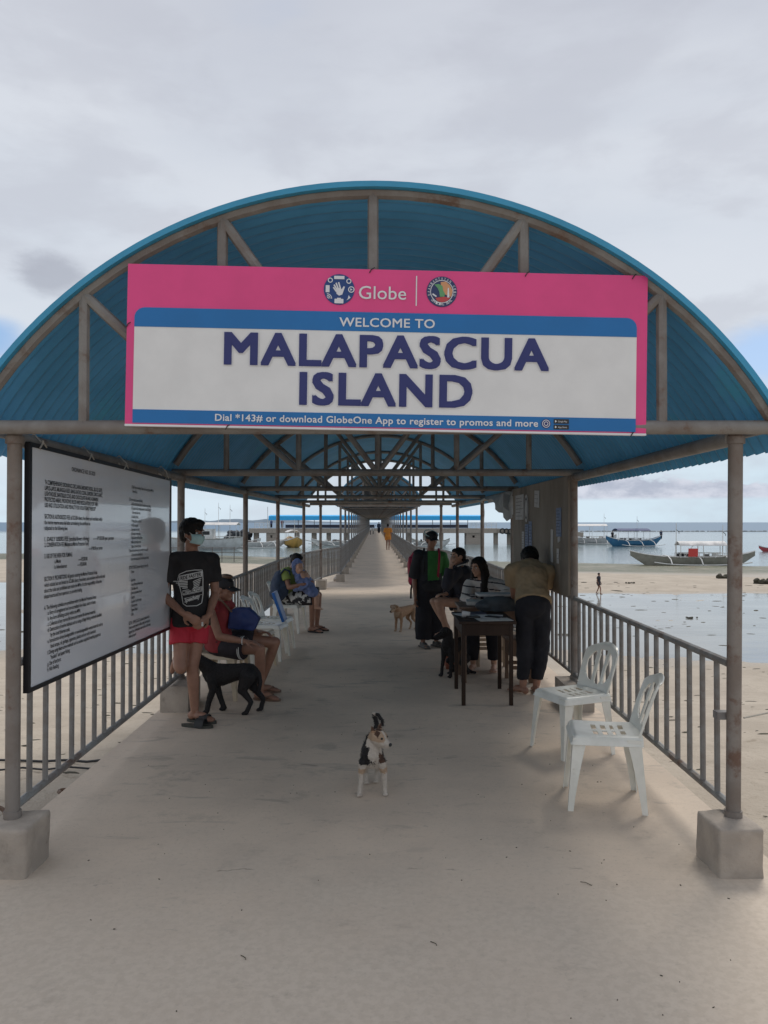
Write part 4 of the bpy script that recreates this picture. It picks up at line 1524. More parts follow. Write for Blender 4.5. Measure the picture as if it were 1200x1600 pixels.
def furniture():
    plastic_chair('white plastic chair nearest the camera on the right', 'white_plastic', (1.315, 4.44, 0), (-.97, .16))
    plastic_chair('white plastic chair turned toward us behind the nearest one on the right', 'white_plastic', (1.375, 5.42, 0), (-.93, -.38))
    plastic_chair('cream plastic chair under the man in the red tank top', 'cream_plastic', (-1.43, 7.12, 0), (.97, -.2))
    plastic_chair('empty white plastic chair just beyond the man in the red tank top', 'white_plastic', (-1.40, 7.82, 0), (1, -.12))
    plastic_chair('empty cream plastic chair between white chairs on the left', 'cream_plastic', (-1.37, 8.45, 0), (1, -.1))
    plastic_chair('white plastic chair with a blue folder standing on it', 'white_plastic', (-1.30, 9.05, 0), (1, -.15))
    plastic_chair('empty white plastic chair right beyond the blue folder', 'white_plastic', (-1.30, 9.60, 0), (1, -.12))
    plastic_chair('white plastic chair under the woman hugging the child', 'white_plastic', (-1.32, 11.25, 0), (1, -.2))
    M['folder'] = pure('blue_folder', (.01, .12, .42), .4)
    m = MB(); m.box((-1.16, 8.98, .62), (.035, .26, .36), Matrix.Rotation(R(-20), 3, 'Y'))
    tag(build(m, 'folder', 'folder', None, bevel=.006, loc=(-1.16, 8.98, .44)), 'bright blue plastic folder leaning on a white chair', 'folder')

    def table(name, label, x0, x1, y0, y1, h, m, leg=.045, apron=.10, cat='table', lo=()):
        t = thing(name, label, cat, ((x0 + x1) / 2, (y0 + y1) / 2, 0))
        a = MB(); a.box(((x0 + x1) / 2, (y0 + y1) / 2, h - .012), (x1 - x0 + .05, y1 - y0 + .05, .024)); build(a, 'tabletop', m, t, bevel=.004)
        for (cx, cy, sx, sy) in (((x0 + x1) / 2, y0 + .012, x1 - x0, .02), ((x0 + x1) / 2, y1 - .012, x1 - x0, .02), (x0 + .012, (y0 + y1) / 2, .02, y1 - y0), (x1 - .012, (y0 + y1) / 2, .02, y1 - y0)):
            a = MB(); a.box((cx, cy, h - .026 - apron / 2), (sx - .002, sy - .002, apron)); build(a, 'apron', m, t, smooth=None)
        for x in (x0 + leg / 2, x1 - leg / 2):
            for y in (y0 + leg / 2, y1 - leg / 2):
                a = MB(); a.box((x, y, (h - .026) / 2), (leg, leg, h - .026)); build(a, 'leg', m, t, bevel=.003)
        for z in lo:
            for y in (y0 + leg / 2, y1 - leg / 2):
                a = MB(); a.box(((x0 + x1) / 2, y, z), (x1 - x0 - leg, .02, .035)); build(a, 'stretcher', m, t, smooth=None)
        return t
    table('table', 'small dark wooden table covered with papers and phones', .735, 1.185, 6.72, 7.42, .735, 'dark_wood', .034)
    table('table', 'second brown wooden table behind the dark one where the woman writes', .83, 1.55, 7.66, 8.12, .76, 'brown_wood', .05, .12)
    table('stool', 'brown wooden stool under the bending man between the tables', 1.30, 1.58, 7.60, 7.64 + .28, .44, 'brown_wood', .035, .14, 'stool', lo=(.16,))
    table('bench', 'pale wooden bench under the girl in the black hoodie', .92, 1.45, 9.15, 9.50, .56, 'pale_wood', .045, .07, 'bench', lo=(.2,))
    table('stool', 'pale wooden stool under the long haired woman', 1.08, 1.42, 8.52, 8.84, .46, 'pale_wood', .04, .06, 'stool', lo=(.2,))

    def flat(name, label, cat, c, d, m, rz=0.0, bev=0.0, mats=None):
        a = MB(); a.box(c, d, rotz(R(rz)))
        return tag(build(a, name, m, None, bevel=bev, smooth=40 if bev else None, loc=(c[0], c[1], c[2] - d[2] / 2)), label, cat)
    z = .735
    M['cloth_white'] = mat('cream_paper', (.5, .49, .46), (.42, .41, .39), .8, 30)
    flat('paper', 'sheet of paper hanging over the front edge of the dark table', 'paper', (1.03, 6.82, z + .003), (.30, .20, .003), 'cloth_white', 8)
    flat('paper', 'large paper lying flat in the middle of the dark table', 'paper', (.98, 7.05, z + .005), (.32, .24, .003), 'paper', -12)
    flat('paper', 'folded paper at the left corner of the dark table', 'paper', (.80, 7.16, z + .004), (.13, .22, .003), 'paper', 20)
    flat('notebook', 'thin dark notebook under the papers on the table', 'notebook', (.90, 7.22, z + .012), (.20, .14, .015), 'navy_rail', 14, .003)
    flat('phone', 'black phone lying on papers near the table front', 'phone', (1.05, 6.95, z + .013), (.075, .15, .009), 'black_metal', 50, .003)
    flat('wallet', 'black wallet left on the dark table', 'wallet', (.86, 6.93, z + .012), (.11, .08, .02), 'black', 15, .006)
    # clear cup on its side
    t = thing('cup', 'small clear plastic cup lying on the left of the dark table', 'cup', (.80, 6.98, z))
    a = MB(); a.tube([(.765, 6.98, z + .032), (.835, 6.965, z + .028)], [.032, .025], 14, caps=False); build(a, 'cup_wall', 'paper', t)
    # heap of grey cloth / bag on the table
    M['bag_grey'] = mat('grey_bag', (.06, .075, .085), (.035, .04, .05), .7, 8, bump=.3)
    M['bag_blue'] = mat('blue_bag', (.012, .028, .12), (.016, .035, .15), .6, 6, bump=.2)
    M['bag_orange'] = mat('orange_bag', (.32, .09, .04), (.26, .07, .035), .5, 8, bump=.3)
    a = MB()
    a.ell((1.17, 7.50, .81), (.17, .10, .075)); a.ell((1.04, 7.48, .79), (.10, .09, .055)); a.ell((1.28, 7.52, .79), (.10, .09, .06)); a.box((1.16, 7.50, .765), (.34, .16, .06))
    o = bpy.data.objects.new('bag', remesh(a, .010, 6, .008, 14, ['bag_grey'])); COL.objects.link(o)
    tag(o, 'dark grey soft bag lying between the two tables', 'bag')
    # books and a box on the second table
    flat('book', 'thick pale ledger book open in front of the woman', 'book', (1.10, 7.86, .76 + .022), (.40, .26, .04), 'cloth_white', -4, .004)
    flat('clipboard', 'grey tray of papers raised over the second table', 'tray', (1.22, 7.90, .86), (.42, .24, .022), 'paper', 3, .003)
    flat('book', 'dark box file holding up the paper tray', 'box', (1.25, 7.92, .805), (.30, .20, .085), 'bag_grey', 3, .004)
    a = MB(); a.ell((.80, 8.4, .17), (.09, .11, .17)); a.box((.80, 8.4, .09), (.15, .19, .15))
    o = bpy.data.objects.new('bag', remesh(a, .010, 5, .008, 14, ['bag_orange'])); COL.objects.link(o)
    tag(o, 'orange plastic bag standing on the floor under the tables', 'bag')
    flat('box', 'small white carton standing on the pale bench', 'box', (1.02, 9.28, .63), (.12, .10, .13), 'paper', 10, .004)
    # spare sandal in front of the standing youth
    # torn tarpaulin near the eave
    M['tarp_grey'] = mat('grey_tarp', (.36, .38, .39), (.26, .28, .29), .7, 4)
    t = thing('tarpaulin', 'torn pale grey tarpaulin tied under the right eave', 'tarpaulin', (1.75, 10.6, 1.8))
    rings = []
    for k in range(15):
        y = 9.85 + k * .24
        dpt = .30 * math.exp(-((k - 1) / 4.5) ** 2) + .05 + .03 * math.sin(k * 1.7)
        rings.append([V((1.70 - .02 * math.sin(k), y, 1.995)), V((1.66, y, 1.995 - dpt * .5)), V((1.68 + .02 * math.cos(k * 2.0), y, 1.995 - dpt)), V((1.69 + .02 * math.cos(k * 2.0), y, 1.995 - dpt)), V((1.68, y, 1.995 - dpt * .5)), V((1.72, y, 1.995))])
    a = MB(); a.loft(rings); build(a, 'cloth', 'tarp_grey', t)
    a = MB(); a.loft([[V((1.71, 12.62 + .03 * math.sin(k * 1.3), 1.95 - k * .055)), V((1.715, 12.67 + .03 * math.sin(k * 1.3) - (k > 4) * .02, 1.95 - k * .055)), V((1.72, 12.65 + .03 * math.sin(k * 1.3), 1.95 - k * .055))] for k in range(8)]); build(a, 'torn_strip', 'steel', t)
    a = MB(); a.loft([[V((1.60 + .12 * k, 9.9, 1.98 - .04 * k)), V((1.60 + .12 * k, 9.92, 1.98 - .04 * k)), V((1.60 + .12 * k, 9.92, 1.80 - .10 * k)), V((1.60 + .12 * k, 9.9, 1.80 - .10 * k))] for k in range(3)]); build(a, 'cloth', 'tarp_grey', t)
    a = MB()
    # beach clutter
    M['dark_seaweed'] = mat('dark_seaweed', (.035, .03, .022), (.06, .055, .03), .8, 12)
    for k, (x0, y0, x1, y1, lab) in enumerate(((-14, 7.1, -1.9, 6.55, 'long dark hose lying across the left sand near the board'), (-13, 6.1, -1.95, 6.25, 'thin hose lying on the left sand nearer the camera than the long one'))):
        pts = []
        n = 60
        for q in range(n + 1):
            t_ = q / n
            x = x0 + (x1 - x0) * t_
            yy = y0 + (y1 - y0) * t_ + .10 * math.sin(t_ * 9 + k)
            pts.append((x, yy, ground_z(x, yy) + .02))
        a = MB(); a.tube(pts, .011 if k == 0 else .008, 6)
        tag(build(a, 'hose', 'black', None, loc=pts[0]), lab, 'hose')
    pts = [(1.78, 3.7, .66)] + [(1.78 + q * .5, 3.7 + q * .35, .66 - .02 * math.sin(q) - .002 * q * q) for q in range(1, 14)]
    a = MB(); a.tube(pts, .004, 5)
    tag(build(a, 'rope', 'rope', None, loc=pts[0]), 'thin rope stretching from the right front post over the sand', 'rope')
    for k, (x, y, s_, lab) in enumerate(((22.6, 50.5, .85, 'dark lump of weed and rope on the sandbar before the grey boat'), (at(1198, 46), 46, .9, 'dark rock heap at the right edge of the wet sand'), (at(1091, 30), 30.6, .30, 'small dark rock out on the wet sand'), (at(984, 46.2), 46.2, .45, 'driftwood piece lying right of the beach walker'))):
        z = max(ground_z(x, y), -2.22)
        a = MB()
        for q in range(9):
            a.ell((x + rng.uniform(-.7, .7) * s_, y + rng.uniform(-.3, .3) * s_, z + .1 * s_), (rng.uniform(.10, .32) * s_, .18 * s_, rng.uniform(.10, .30) * s_ * (.5 if k > 1 else 1)), rotz(rng.random() * 3), 8, 6)
        o_ = bpy.data.objects.new('rock' if k in (1, 2) else 'seaweed_clump', remesh(a, .05 * max(s_, .5), 1, .11 * s_, 5, ['dark_seaweed'])); COL.objects.link(o_)
        tag(o_, lab, 'rock' if k in (1, 2) else 'debris')
    # litter near the deck
    for (x, y, lab) in ((-1.98, 5.0, 'broken brown coconut husk on the sand beside the left deck edge'), (-2.25, 4.55, 'small dark can half buried in sand left of the deck')):
        z = ground_z(x, y)
        a = MB(); a.tube([(x + .07 * math.cos(q * .5), y + .04 * math.sin(q * .5), z + .02 + .05 * math.sin(q * .25)) for q in range(9)], .014, 6)
        tag(build(a, 'husk', 'brown_wood', None, loc=(x, y, z)), lab, 'litter')
    # scattered weed and shell bits on the sand and flats: nobody could count them
    a = MB()
    for q in range(1500):
        if q < 750:
            x = rng.choice((-1, 1)) * (2.0 + rng.random() ** 1.5 * 16); y = 3 + rng.random() * 18
            r = rng.uniform(.006, .03)
        else:
            x = rng.choice((-1, 1)) * rng.uniform(2.5, 34); y = rng.uniform(19, 47); r = rng.uniform(.012, .06)
            if rng.random() < .06: r *= 2.5
        z = max(ground_z(x, y), -2.222)
        w = rng.random() * PI
        e = rng.uniform(1.2, 5)
        a.ell((x, y, z), (r * e, r, r * .35), rotz(rng.gauss(0, .35)), 6, 4)
    build(a, 'beach_litter', 'dark_seaweed', None, kind='stuff')
    # grit and leaf bits on the deck
    a = MB()
    for q in range(150):
        x = rng.uniform(-1.75, 1.75); y = rng.uniform(1.9, 9)
        a.ell((x, y, .0015), (rng.uniform(.002, .007), rng.uniform(.0015, .003), .002), rotz(rng.random() * PI), 5, 4)
    build(a, 'deck_grit', 'dark_seaweed', None, kind='stuff')
    for (px, py, s_) in ((378, 1488, 1), (672, 1467, 1), (905, 1375, 2)):
        d = 1920 / (py - 816)
        x = at(px, d)
        a = MB(); a.tube([(x, d, .002), (x + .010 * s_, d - .010, .004), (x + .020 * s_, d - .018 * s_, .003), (x + .022 * s_, d - .028, .002)], .0014, 5)
        tag(build(a, 'twig', 'dark_seaweed', None, loc=(x, d, 0)), {378: 'tiny dark twig on the deck at the lower left', 672: 'tiny straight twig on the deck below the puppy', 905: 'curled twig on the deck by the right footing'}[px], 'twig')


# ================================================================== PEOPLE
def unit(v):
    return V(v).normalized()


def ering(c, a, b, ra, rb, n=20, p=2.3):
    out = []
    for k in range(n):
        w = 2 * PI * k / n
        cx, sx = math.cos(w), math.sin(w)
        out.append(V(c) + a * (ra * math.copysign(abs(cx) ** (2 / p), cx)) + b * (rb * math.copysign(abs(sx) ** (2 / p), sx)))
    return out


def tube2(mb, pts, rs, n=14):
    """flat-ended limb sleeve"""
    mb.tube(pts, rs, n)


def torso_levels(J, s, w=1.0, d=1.0):
    P, C, Nk = V(J['pelvis']), V(J['chest']), V(J['neck'])
    ax = (C - P).normalized()
    return [(P - ax * .085 * s, .120 * w, .100 * d), (P - ax * .02 * s, .163 * w, .115 * d), (P.lerp(C, .22), .155 * w, .108 * d), (P.lerp(C, .5), .136 * w, .100 * d),
            (P.lerp(C, .8), .150 * w, .110 * d), (C, .162 * w, .114 * d), (C.lerp(Nk, .5), .160 * w, .095 * d), (C.lerp(Nk, .82), .115 * w, .075 * d), (Nk, .058, .060)]


def frame(J):
    P, C = V(J['pelvis']), V(J['chest'])
    side = unit(J['side'])
    up = (C - P).normalized()
    side = (side - up * side.dot(up)).normalized()
    return side, up.cross(side).normalized(), up      # side, back, up


def lv_interp(lv, t):
    """t in 0..1 along the levels list"""
    x = t * (len(lv) - 1)
    i = min(len(lv) - 2, int(x)); f = x - i
    return lv[i][0].lerp(lv[i + 1][0], f), lv[i][1] * (1 - f) + lv[i + 1][1] * f, lv[i][2] * (1 - f) + lv[i + 1][2] * f


def add_hand(mb, wrist, d, nrm, s, curl=.5, thumb=1):
    d = unit(d)
    n = V(nrm); n = (n - d * n.dot(d)).normalized()
    w = d.cross(n)
    A = Matrix((w, d, n)).transposed()
    pc = V(wrist) + d * .048 * s
    mb.ell(pc, (.038 * s, .052 * s, .016 * s), A, 12, 8)
    mb.cap(V(wrist) - d * .02 * s, pc, .024 * s, .020 * s, 10)
    for k, (off, ln) in enumerate(((-.030, .062), (-.010, .073), (.010, .069), (.029, .055))):
        p = V(wrist) + d * .088 * s + w * off * s
        a = 0.12
        r = .0098 * s
        for q in range(3):
            a += curl * (.35 + .3 * q)
            p2 = p + (d * math.cos(a) + n * math.sin(a)).normalized() * ln * s * (.42, .33, .28)[q]
            mb.cap(p, p2, r, r * .93, 8)
            p = p2; r *= .95
    p = V(wrist) + d * .03 * s - w * .030 * s * thumb
    p2 = p + (d * .55 - w * .7 * thumb + n * .35).normalized() * .035 * s
    p3 = p2 + (d * .85 - w * .2 * thumb + n * .4).normalized() * .030 * s
    mb.cap(p, p2, .013 * s, .011 * s, 8); mb.cap(p2, p3, .011 * s, .0095 * s, 8)


def add_foot(mb, ankle, toe, s, grow=0.0, toes=True):
    toe = V(toe); toe.z = 0; toe.normalize()
    side = V((-toe.y, toe.x, 0))
    A = Matrix((side, toe, V((0, 0, 1)))).transposed()
    a = V(ankle)
    zf = a.z - .078 * s
    g = grow
    mb.ell(a - toe * .028 * s + V((0, 0, -.042 * s)), (.031 * s + g, .038 * s + g, .036 * s + g * .5), A, 12, 8)
    mb.ell(a + toe * .05 * s + V((0, 0, -.040 * s)), (.034 * s + g, .075 * s + g, .034 * s + g * .6), A, 12, 8)
    mb.ell(a + toe * .125 * s + V((0, 0, -.058 * s)), (.043 * s + g, .050 * s + g, .020 * s + g * .8), A, 12, 8)
    if toes:
        for k in range(5):
            o = (k - 2) * .0165 * s
            l = (.052, .056, .052, .045, .036)[k]
            p = a + toe * .14 * s + side * o + V((0, 0, -.066 * s))
            mb.cap(p, p + toe * l * s * .8, .0105 * s, .0095 * s, 8)


def face_parts(mb, H, f, u, r, s):
    A = Matrix((r, f, u)).transposed()
    c = V(H)
    k = s

    def q(a, b, d): return c + r * a * k + f * b * k + u * d * k
    mb.ell(q(0, -.012, .022), (.073 * k, .090 * k, .086 * k), A, 18, 12)
    mb.ell(q(0, .020, -.030), (.060 * k, .066 * k, .076 * k), A, 16, 12)
    mb.ell(q(0, .060, -.086), (.026 * k, .022 * k, .020 * k), A, 10, 8)
    for sx in (-1, 1):
        mb.ell(q(sx * .034, .052, -.028), (.024 * k, .024 * k, .026 * k), A, 10, 8)
        mb.ell(q(sx * .074, -.005, -.008), (.010 * k, .020 * k, .030 * k), A, 10, 8)
        mb.ell(q(sx * .028, .074, .030), (.024 * k, .010 * k, .009 * k), A, 8, 6)
    mb.cap(q(0, .082, .014), q(0, .104, -.020), .009 * k, .0125 * k, 8)
    for sx in (-1, 1): mb.ell(q(sx * .010, .096, -.024), (.008 * k, .010 * k, .007 * k), A, 8, 6)
    mb.ell(q(0, .084, -.048), (.024 * k, .011 * k, .006 * k), A, 10, 6)
    mb.ell(q(0, .083, -.058), (.020 * k, .010 * k, .007 * k), A, 10, 6)


def human(name, label, J, s=1.0, skin='skin', voxel=.0065, top=None, legs=None, hair='short', eyes=True, w=1.0, d=1.0, headk=1.0, shoes=None, group=None, feet_bare=True, legs_shown=True, hand_curl=.5, hair_m='hair', torso_skin=True):
    """J: pelvis, chest, neck, head, face, side, arms [(shoulder, elbow, wrist, handdir, palmnormal)], legs [(knee, ankle, toe)]"""
    base = V((J['pelvis'][0], J['pelvis'][1], J.get('ground', 0)))
    root = thing('person', label, 'person', tuple(base), 0, group)
    side, back, up = frame(J)
    lv = torso_levels(J, s, w, d)
    Hd = V(J['head']); f = unit(J['face'])
    hu = unit(J.get('hup', (0, 0, 1))); hu = (hu - f * hu.dot(f)).normalized(); r = f.cross(hu)
    mb = MB()
    sh = .0 if not torso_skin else 0
    mb.loft([ering(c, side, back, (a - .006) * s, (b - .006) * s) for c, a, b in lv])
    hk = s * headk
    mb.cap(V(J['neck']) - up * .03 * s, Hd - hu * .045 * hk - f * .012 * hk, .056 * s, .051 * s, 14)
    face_parts(mb, Hd, f, hu, r, hk)
    hips = []
    for k, L in enumerate(J['legs']):
        sx = -1 if k == 0 else 1
        hip = V(J['pelvis']) + side * sx * .088 * s * w - up * .02 * s
        hips.append(hip)
        kn, an = V(L[0]), V(L[1])
        mb.cap(hip, kn, .082 * s * w, .052 * s, 14)
        mb.cap(kn, kn.lerp(an, .3), .050 * s, .052 * s, 14)
        mb.cap(kn.lerp(an, .3), an, .052 * s, .034 * s, 14)
        add_foot(mb, an, L[2], s, toes=feet_bare) if len(L) < 4 else add_hangfoot(mb, an, L[2], s)
    for k, A_ in enumerate(J['arms']):
        S, E, W_ = V(A_[0]), V(A_[1]), V(A_[2])
        mb.cap(S.lerp(V(J['neck']), .25) - up * .02 * s, S, .050 * s, .050 * s, 12)
        mb.cap(S, E, .046 * s, .036 * s, 12)
        mb.cap(E, E.lerp(W_, .35), .036 * s, .037 * s, 12)
        mb.cap(E.lerp(W_, .35), W_, .037 * s, .025 * s, 12)
        add_hand(mb, W_, A_[3], A_[4], s, hand_curl, A_[5] if len(A_) > 5 else 1)
    link_mesh(remesh(mb, voxel, 3, mats=[skin], name='body'), 'body', root)
    if eyes:
        for sx in (-1, 1):
            e = MB(); e.ell(Hd + r * sx * .030 * hk + f * .0735 * hk + hu * .008 * hk, (.013 * hk, .011 * hk, .008 * hk), Matrix((r, f, hu)).transposed(), 10, 8)
            build(e, 'eye', 'white_paint', root)
            e = MB(); e.ell(Hd + r * sx * .030 * hk + f * .0815 * hk + hu * .008 * hk, (.0062 * hk, .005 * hk, .006 * hk), Matrix((r, f, hu)).transposed(), 8, 6)
            build(e, 'pupil', 'black', root)
        for sx in (-1, 1):
            e = MB(); e.tube([Hd + r * sx * a * hk + f * (.086 - abs(a - .028) * .25) * hk + hu * b * hk for a, b in ((.012, .028), (.028, .034), (.046, .027))], .0038 * hk, 6)
            build(e, 'eyebrow', hair_m, root)
    if top:
        g = MB()
        t = top.get('t', .013)
        n0 = top.get('hem', .14)
        n1 = top.get('neckline', .97)
        rings = []
        for k in range(13):
            q = n0 + (n1 - n0) * k / 12
            c, a, b = lv_interp(lv, q)
            fl = top.get('flare', .012) * max(0, 1 - k / 4)
            rings.append(ering(c, side, back, a * s + t + fl, b * s + t + fl, 24))
        if top.get('drop'):
            c0 = rings[0]
            rings.insert(0, [p - up * top['drop'] for p in c0])
        g.loft(rings)
        sl = top.get('sleeve', .5)
        for A_ in J['arms']:
            S, E, W_ = V(A_[0]), V(A_[1]), V(A_[2])
            g.cap(S.lerp(V(J['neck']), .42) - up * .02 * s, S, .050 * s + t, .052 * s + t, 14)
            sw = top.get('sw', .014)
            if sl > 0:
                if sl <= 1:
                    e = S.lerp(E, sl)
                    tube2(g, [S, S.lerp(e, .5), e], [.050 * s + t, .050 * s + t + sw * .5, .046 * s + t + sw])
                else:
                    e = E.lerp(W_, sl - 1)
                    g.cap(S, E, .048 * s + t, .040 * s + t + sw * .6, 14)
                    tube2(g, [E, E.lerp(e, .5), e], [.040 * s + t + sw * .6, .038 * s + t + sw * .6, .030 * s + t + sw * .4])
        me = remesh(g, top.get('voxel', .009), 3, top.get('wr', .006), 13, top['mats'], top.get('col'), name='shirt')
        link_mesh(me, top.get('name', 'shirt'), root)
    if legs:
        g = MB()
        t = legs.get('t', .013)
        fr = legs.get('frac', .5)
        wd = legs.get('wide', (.018, .03, .02))
        rings = []
        for q in (0.02, .10, .18, legs.get('top', .27)):
            c, a, b = lv_interp(lv, q)
            rings.append(ering(c, side, back, a * s + t + .004, b * s + t + .004, 24))
        g.loft(rings)
        g.ell(V(J['pelvis']) - up * .03 * s, (.158 * s * w + t, .112 * s * d + t, .11 * s + t), Matrix((side, back, up)).transposed(), 18, 12)
        for k, L in enumerate(J['legs']):
            kn, an = V(L[0]), V(L[1])
            hip = hips[k]
            g.cap(hip, hip.lerp(kn, .2), .084 * s * w + t, .083 * s * w + t, 16)
            if fr <= 1:
                e = hip.lerp(kn, fr)
                r1 = (.082 * (1 - fr) + .052 * fr) * s
                tube2(g, [hip, hip.lerp(e, .5), e], [.083 * s * w + t, .080 * s * w + t + wd[0] * .7, r1 + t + wd[1]], 18)
            else:
                e = kn.lerp(an, fr - 1)
                g.cap(hip, kn, .082 * s * w + t + wd[0] * .5, .054 * s + t + wd[1], 16)
                tube2(g, [kn, kn.lerp(e, .35), e], [.054 * s + t + wd[1], .052 * s + t + wd[1], .036 * s + t + wd[2]], 16)
                g.ell(kn, .053 * s + t + wd[1])
        me = remesh(g, .009, 3, legs.get('wr', .007), 11, legs['mats'], legs.get('col'), name='trousers')
        link_mesh(me, legs.get('name', 'trousers'), root)
    A = Matrix((r, f, hu)).transposed()

    def q(a, b, c): return Hd + r * a * hk + f * b * hk + hu * c * hk
    if hair:
        g = MB()
        if hair in ('short', 'long', 'bun'):
            g.ell(q(0, -.022, .036), (.082 * hk, .093 * hk, .084 * hk), A, 20, 14)
            g.ell(q(0, -.050, -.010), (.070 * hk, .060 * hk, .070 * hk), A, 16, 10)
            g.ell(q(0, .035, .080), (.055 * hk, .045 * hk, .028 * hk), A, 14, 8)
        if hair == 'bushy':
            g.ell(q(0, -.018, .048), (.094 * hk, .104 * hk, .088 * hk), A, 20, 14)
            g.ell(q(0, -.055, .0), (.084 * hk, .066 * hk, .082 * hk), A, 16, 10)
            g.ell(q(0, .050, .088), (.070 * hk, .055 * hk, .036 * hk), A, 14, 8)
            for sx in (-1, 1): g.ell(q(sx * .068, -.02, .01), (.018 * hk, .035 * hk, .05 * hk), A, 10, 8)
        if hair == 'long':
            for sx in (-1, 1):
                g.ell(q(sx * .062, .0, .0), (.028 * hk, .055 * hk, .085 * hk), A, 12, 10)
                pts = [q(sx * .066, -.005, -.03), q(sx * .080, .01, -.14), q(sx * .085, .045, -.27), q(sx * .080, .06, -.40)]
                g.tube(pts, [.036 * hk, .042 * hk, .040 * hk, .018 * hk], 12)
            g.tube([q(0, -.06, 0), q(0, -.075, -.12), q(0, -.06, -.24)], [.07 * hk, .075 * hk, .05 * hk], 12)
        if hair == 'bun':
            g.ell(q(0, -.125, .02), .034 * hk)
        link_mesh(remesh(g, .008, 2, .006, 45, [hair_m], name='hair'), 'hair', root)
    return root, dict(side=side, back=back, up=up, f=f, r=r, hu=hu, q=q, A=A, hk=hk, lv=lv, hips=hips)


def add_hangfoot(mb, an, toe, s):
    toe = unit(toe)
    mb.cap(an, an + toe * .13 * s, .034 * s, .024 * s, 12)
    mb.ell(an - toe * .02, .034 * s)


def sandal(ankle, toe, s, mats=('black', 'black'), name='sandal', parent=None, flat=False, thong=True, strap_w=.03):
    """sole and strap under a foot, returns meshes as children of parent"""
    toe = V(toe); toe.z = 0; toe.normalize()
    side = V((-toe.y, toe.x, 0))
    a = V(ankle)
    z0 = .001

    def F(u, v, dd): return V((a.x, a.y, 0)) + toe * v + side * u + V((0, 0, z0 + dd))
    L0, L1 = -.075 * s, .205 * s
    poly = []
    for k in range(24):
        w = 2 * PI * k / 24
        v = (L0 + L1) / 2 + (L1 - L0) / 2 * math.sin(w)
        wd = (.034 + .012 * (v > .08 * s)) * s
        poly.append((wd * math.cos(w) * (1.0 if abs(math.sin(w)) < .9 else .9), v))
    mb = MB(); mb.prism(poly, F, 0, .020)
    o = build(mb, name, mats[0], parent, smooth=30)
    mb = MB()
    if thong:
        for sx in (-1, 1):
            mb.tube([F(0, .155 * s, .025), F(sx * .020 * s, .12 * s, .058 * s), F(sx * .044 * s, .06 * s, .030)], .006, 6)
    else:
        rings = []
        for v in (.045 * s, .045 * s + strap_w + .04 * s):
            pass
        n = 10
        r0, r1 = [], []
        for k in range(n + 1):
            w = PI * k / n
            for v, r in ((.060 * s, r0), (.135 * s, r1)):
                r.append(F(.052 * s * math.cos(w), v, .012 + .060 * s * math.sin(w)))
        r0b = [p - V((0, 0, .006)) for p in r0]; r1b = [p - V((0, 0, .006)) for p in r1]
        mb.loft([[a_, b_, d_, c_] for a_, b_, c_, d_ in zip(r0, r1, r0b, r1b)])
    build(mb, 'strap', mats[1], o, smooth=50)
    return o


def cap_hat(root, I, m, brim_dir=None, brimlen=.085, crown2=None):
    """baseball cap on the head"""
    q, A, hk = I['q'], I['A'], I['hk']
    g = MB()
    g.ell(q(0, -.012, .052), (.085 * hk, .100 * hk, .074 * hk), A, 20, 12)
    g.ell(q(0, -.012, .036), (.088 * hk, .102 * hk, .030 * hk), A, 20, 8)
    c = link_mesh(remesh(g, .008, 2, .002, 20, [m], name='cap'), 'cap', root)
    g = MB()
    rings = []
    for k in range(9):
        t = -1 + k / 4
        x = .066 * t
        y0 = .070 - .02 * t * t
        y1 = .088 + brimlen * math.sqrt(max(0, 1 - (t * .92) ** 2))
        z = .030 - .016 * t * t
        rings.append([q(x, y0, z + .012), q(x, y1, z - .010), q(x, y1, z - .016), q(x, y0, z + .004)])
    g.loft(rings); build(g, 'brim', m, c, smooth=40)
    return c


def project_on(me_obj, pts, origin_dir, off=.003):
    bm = bmesh.new(); bm.from_mesh(me_obj.data)
    t = BVHTree.FromBMesh(bm)
    o = WORLD[me_obj.name]
    out = []
    d = unit(origin_dir)
    for p in pts:
        loc, nrm, i, dist = t.ray_cast(V(p) - o - d * .35, d, 1.0)
        out.append((loc + o - d * off) if loc else V(p))
    bm.free()
    return out


def child_named(root, n):
    for c in KIDS.get(root.name, []):
        if c.name.split('.')[0] == n:
            return c


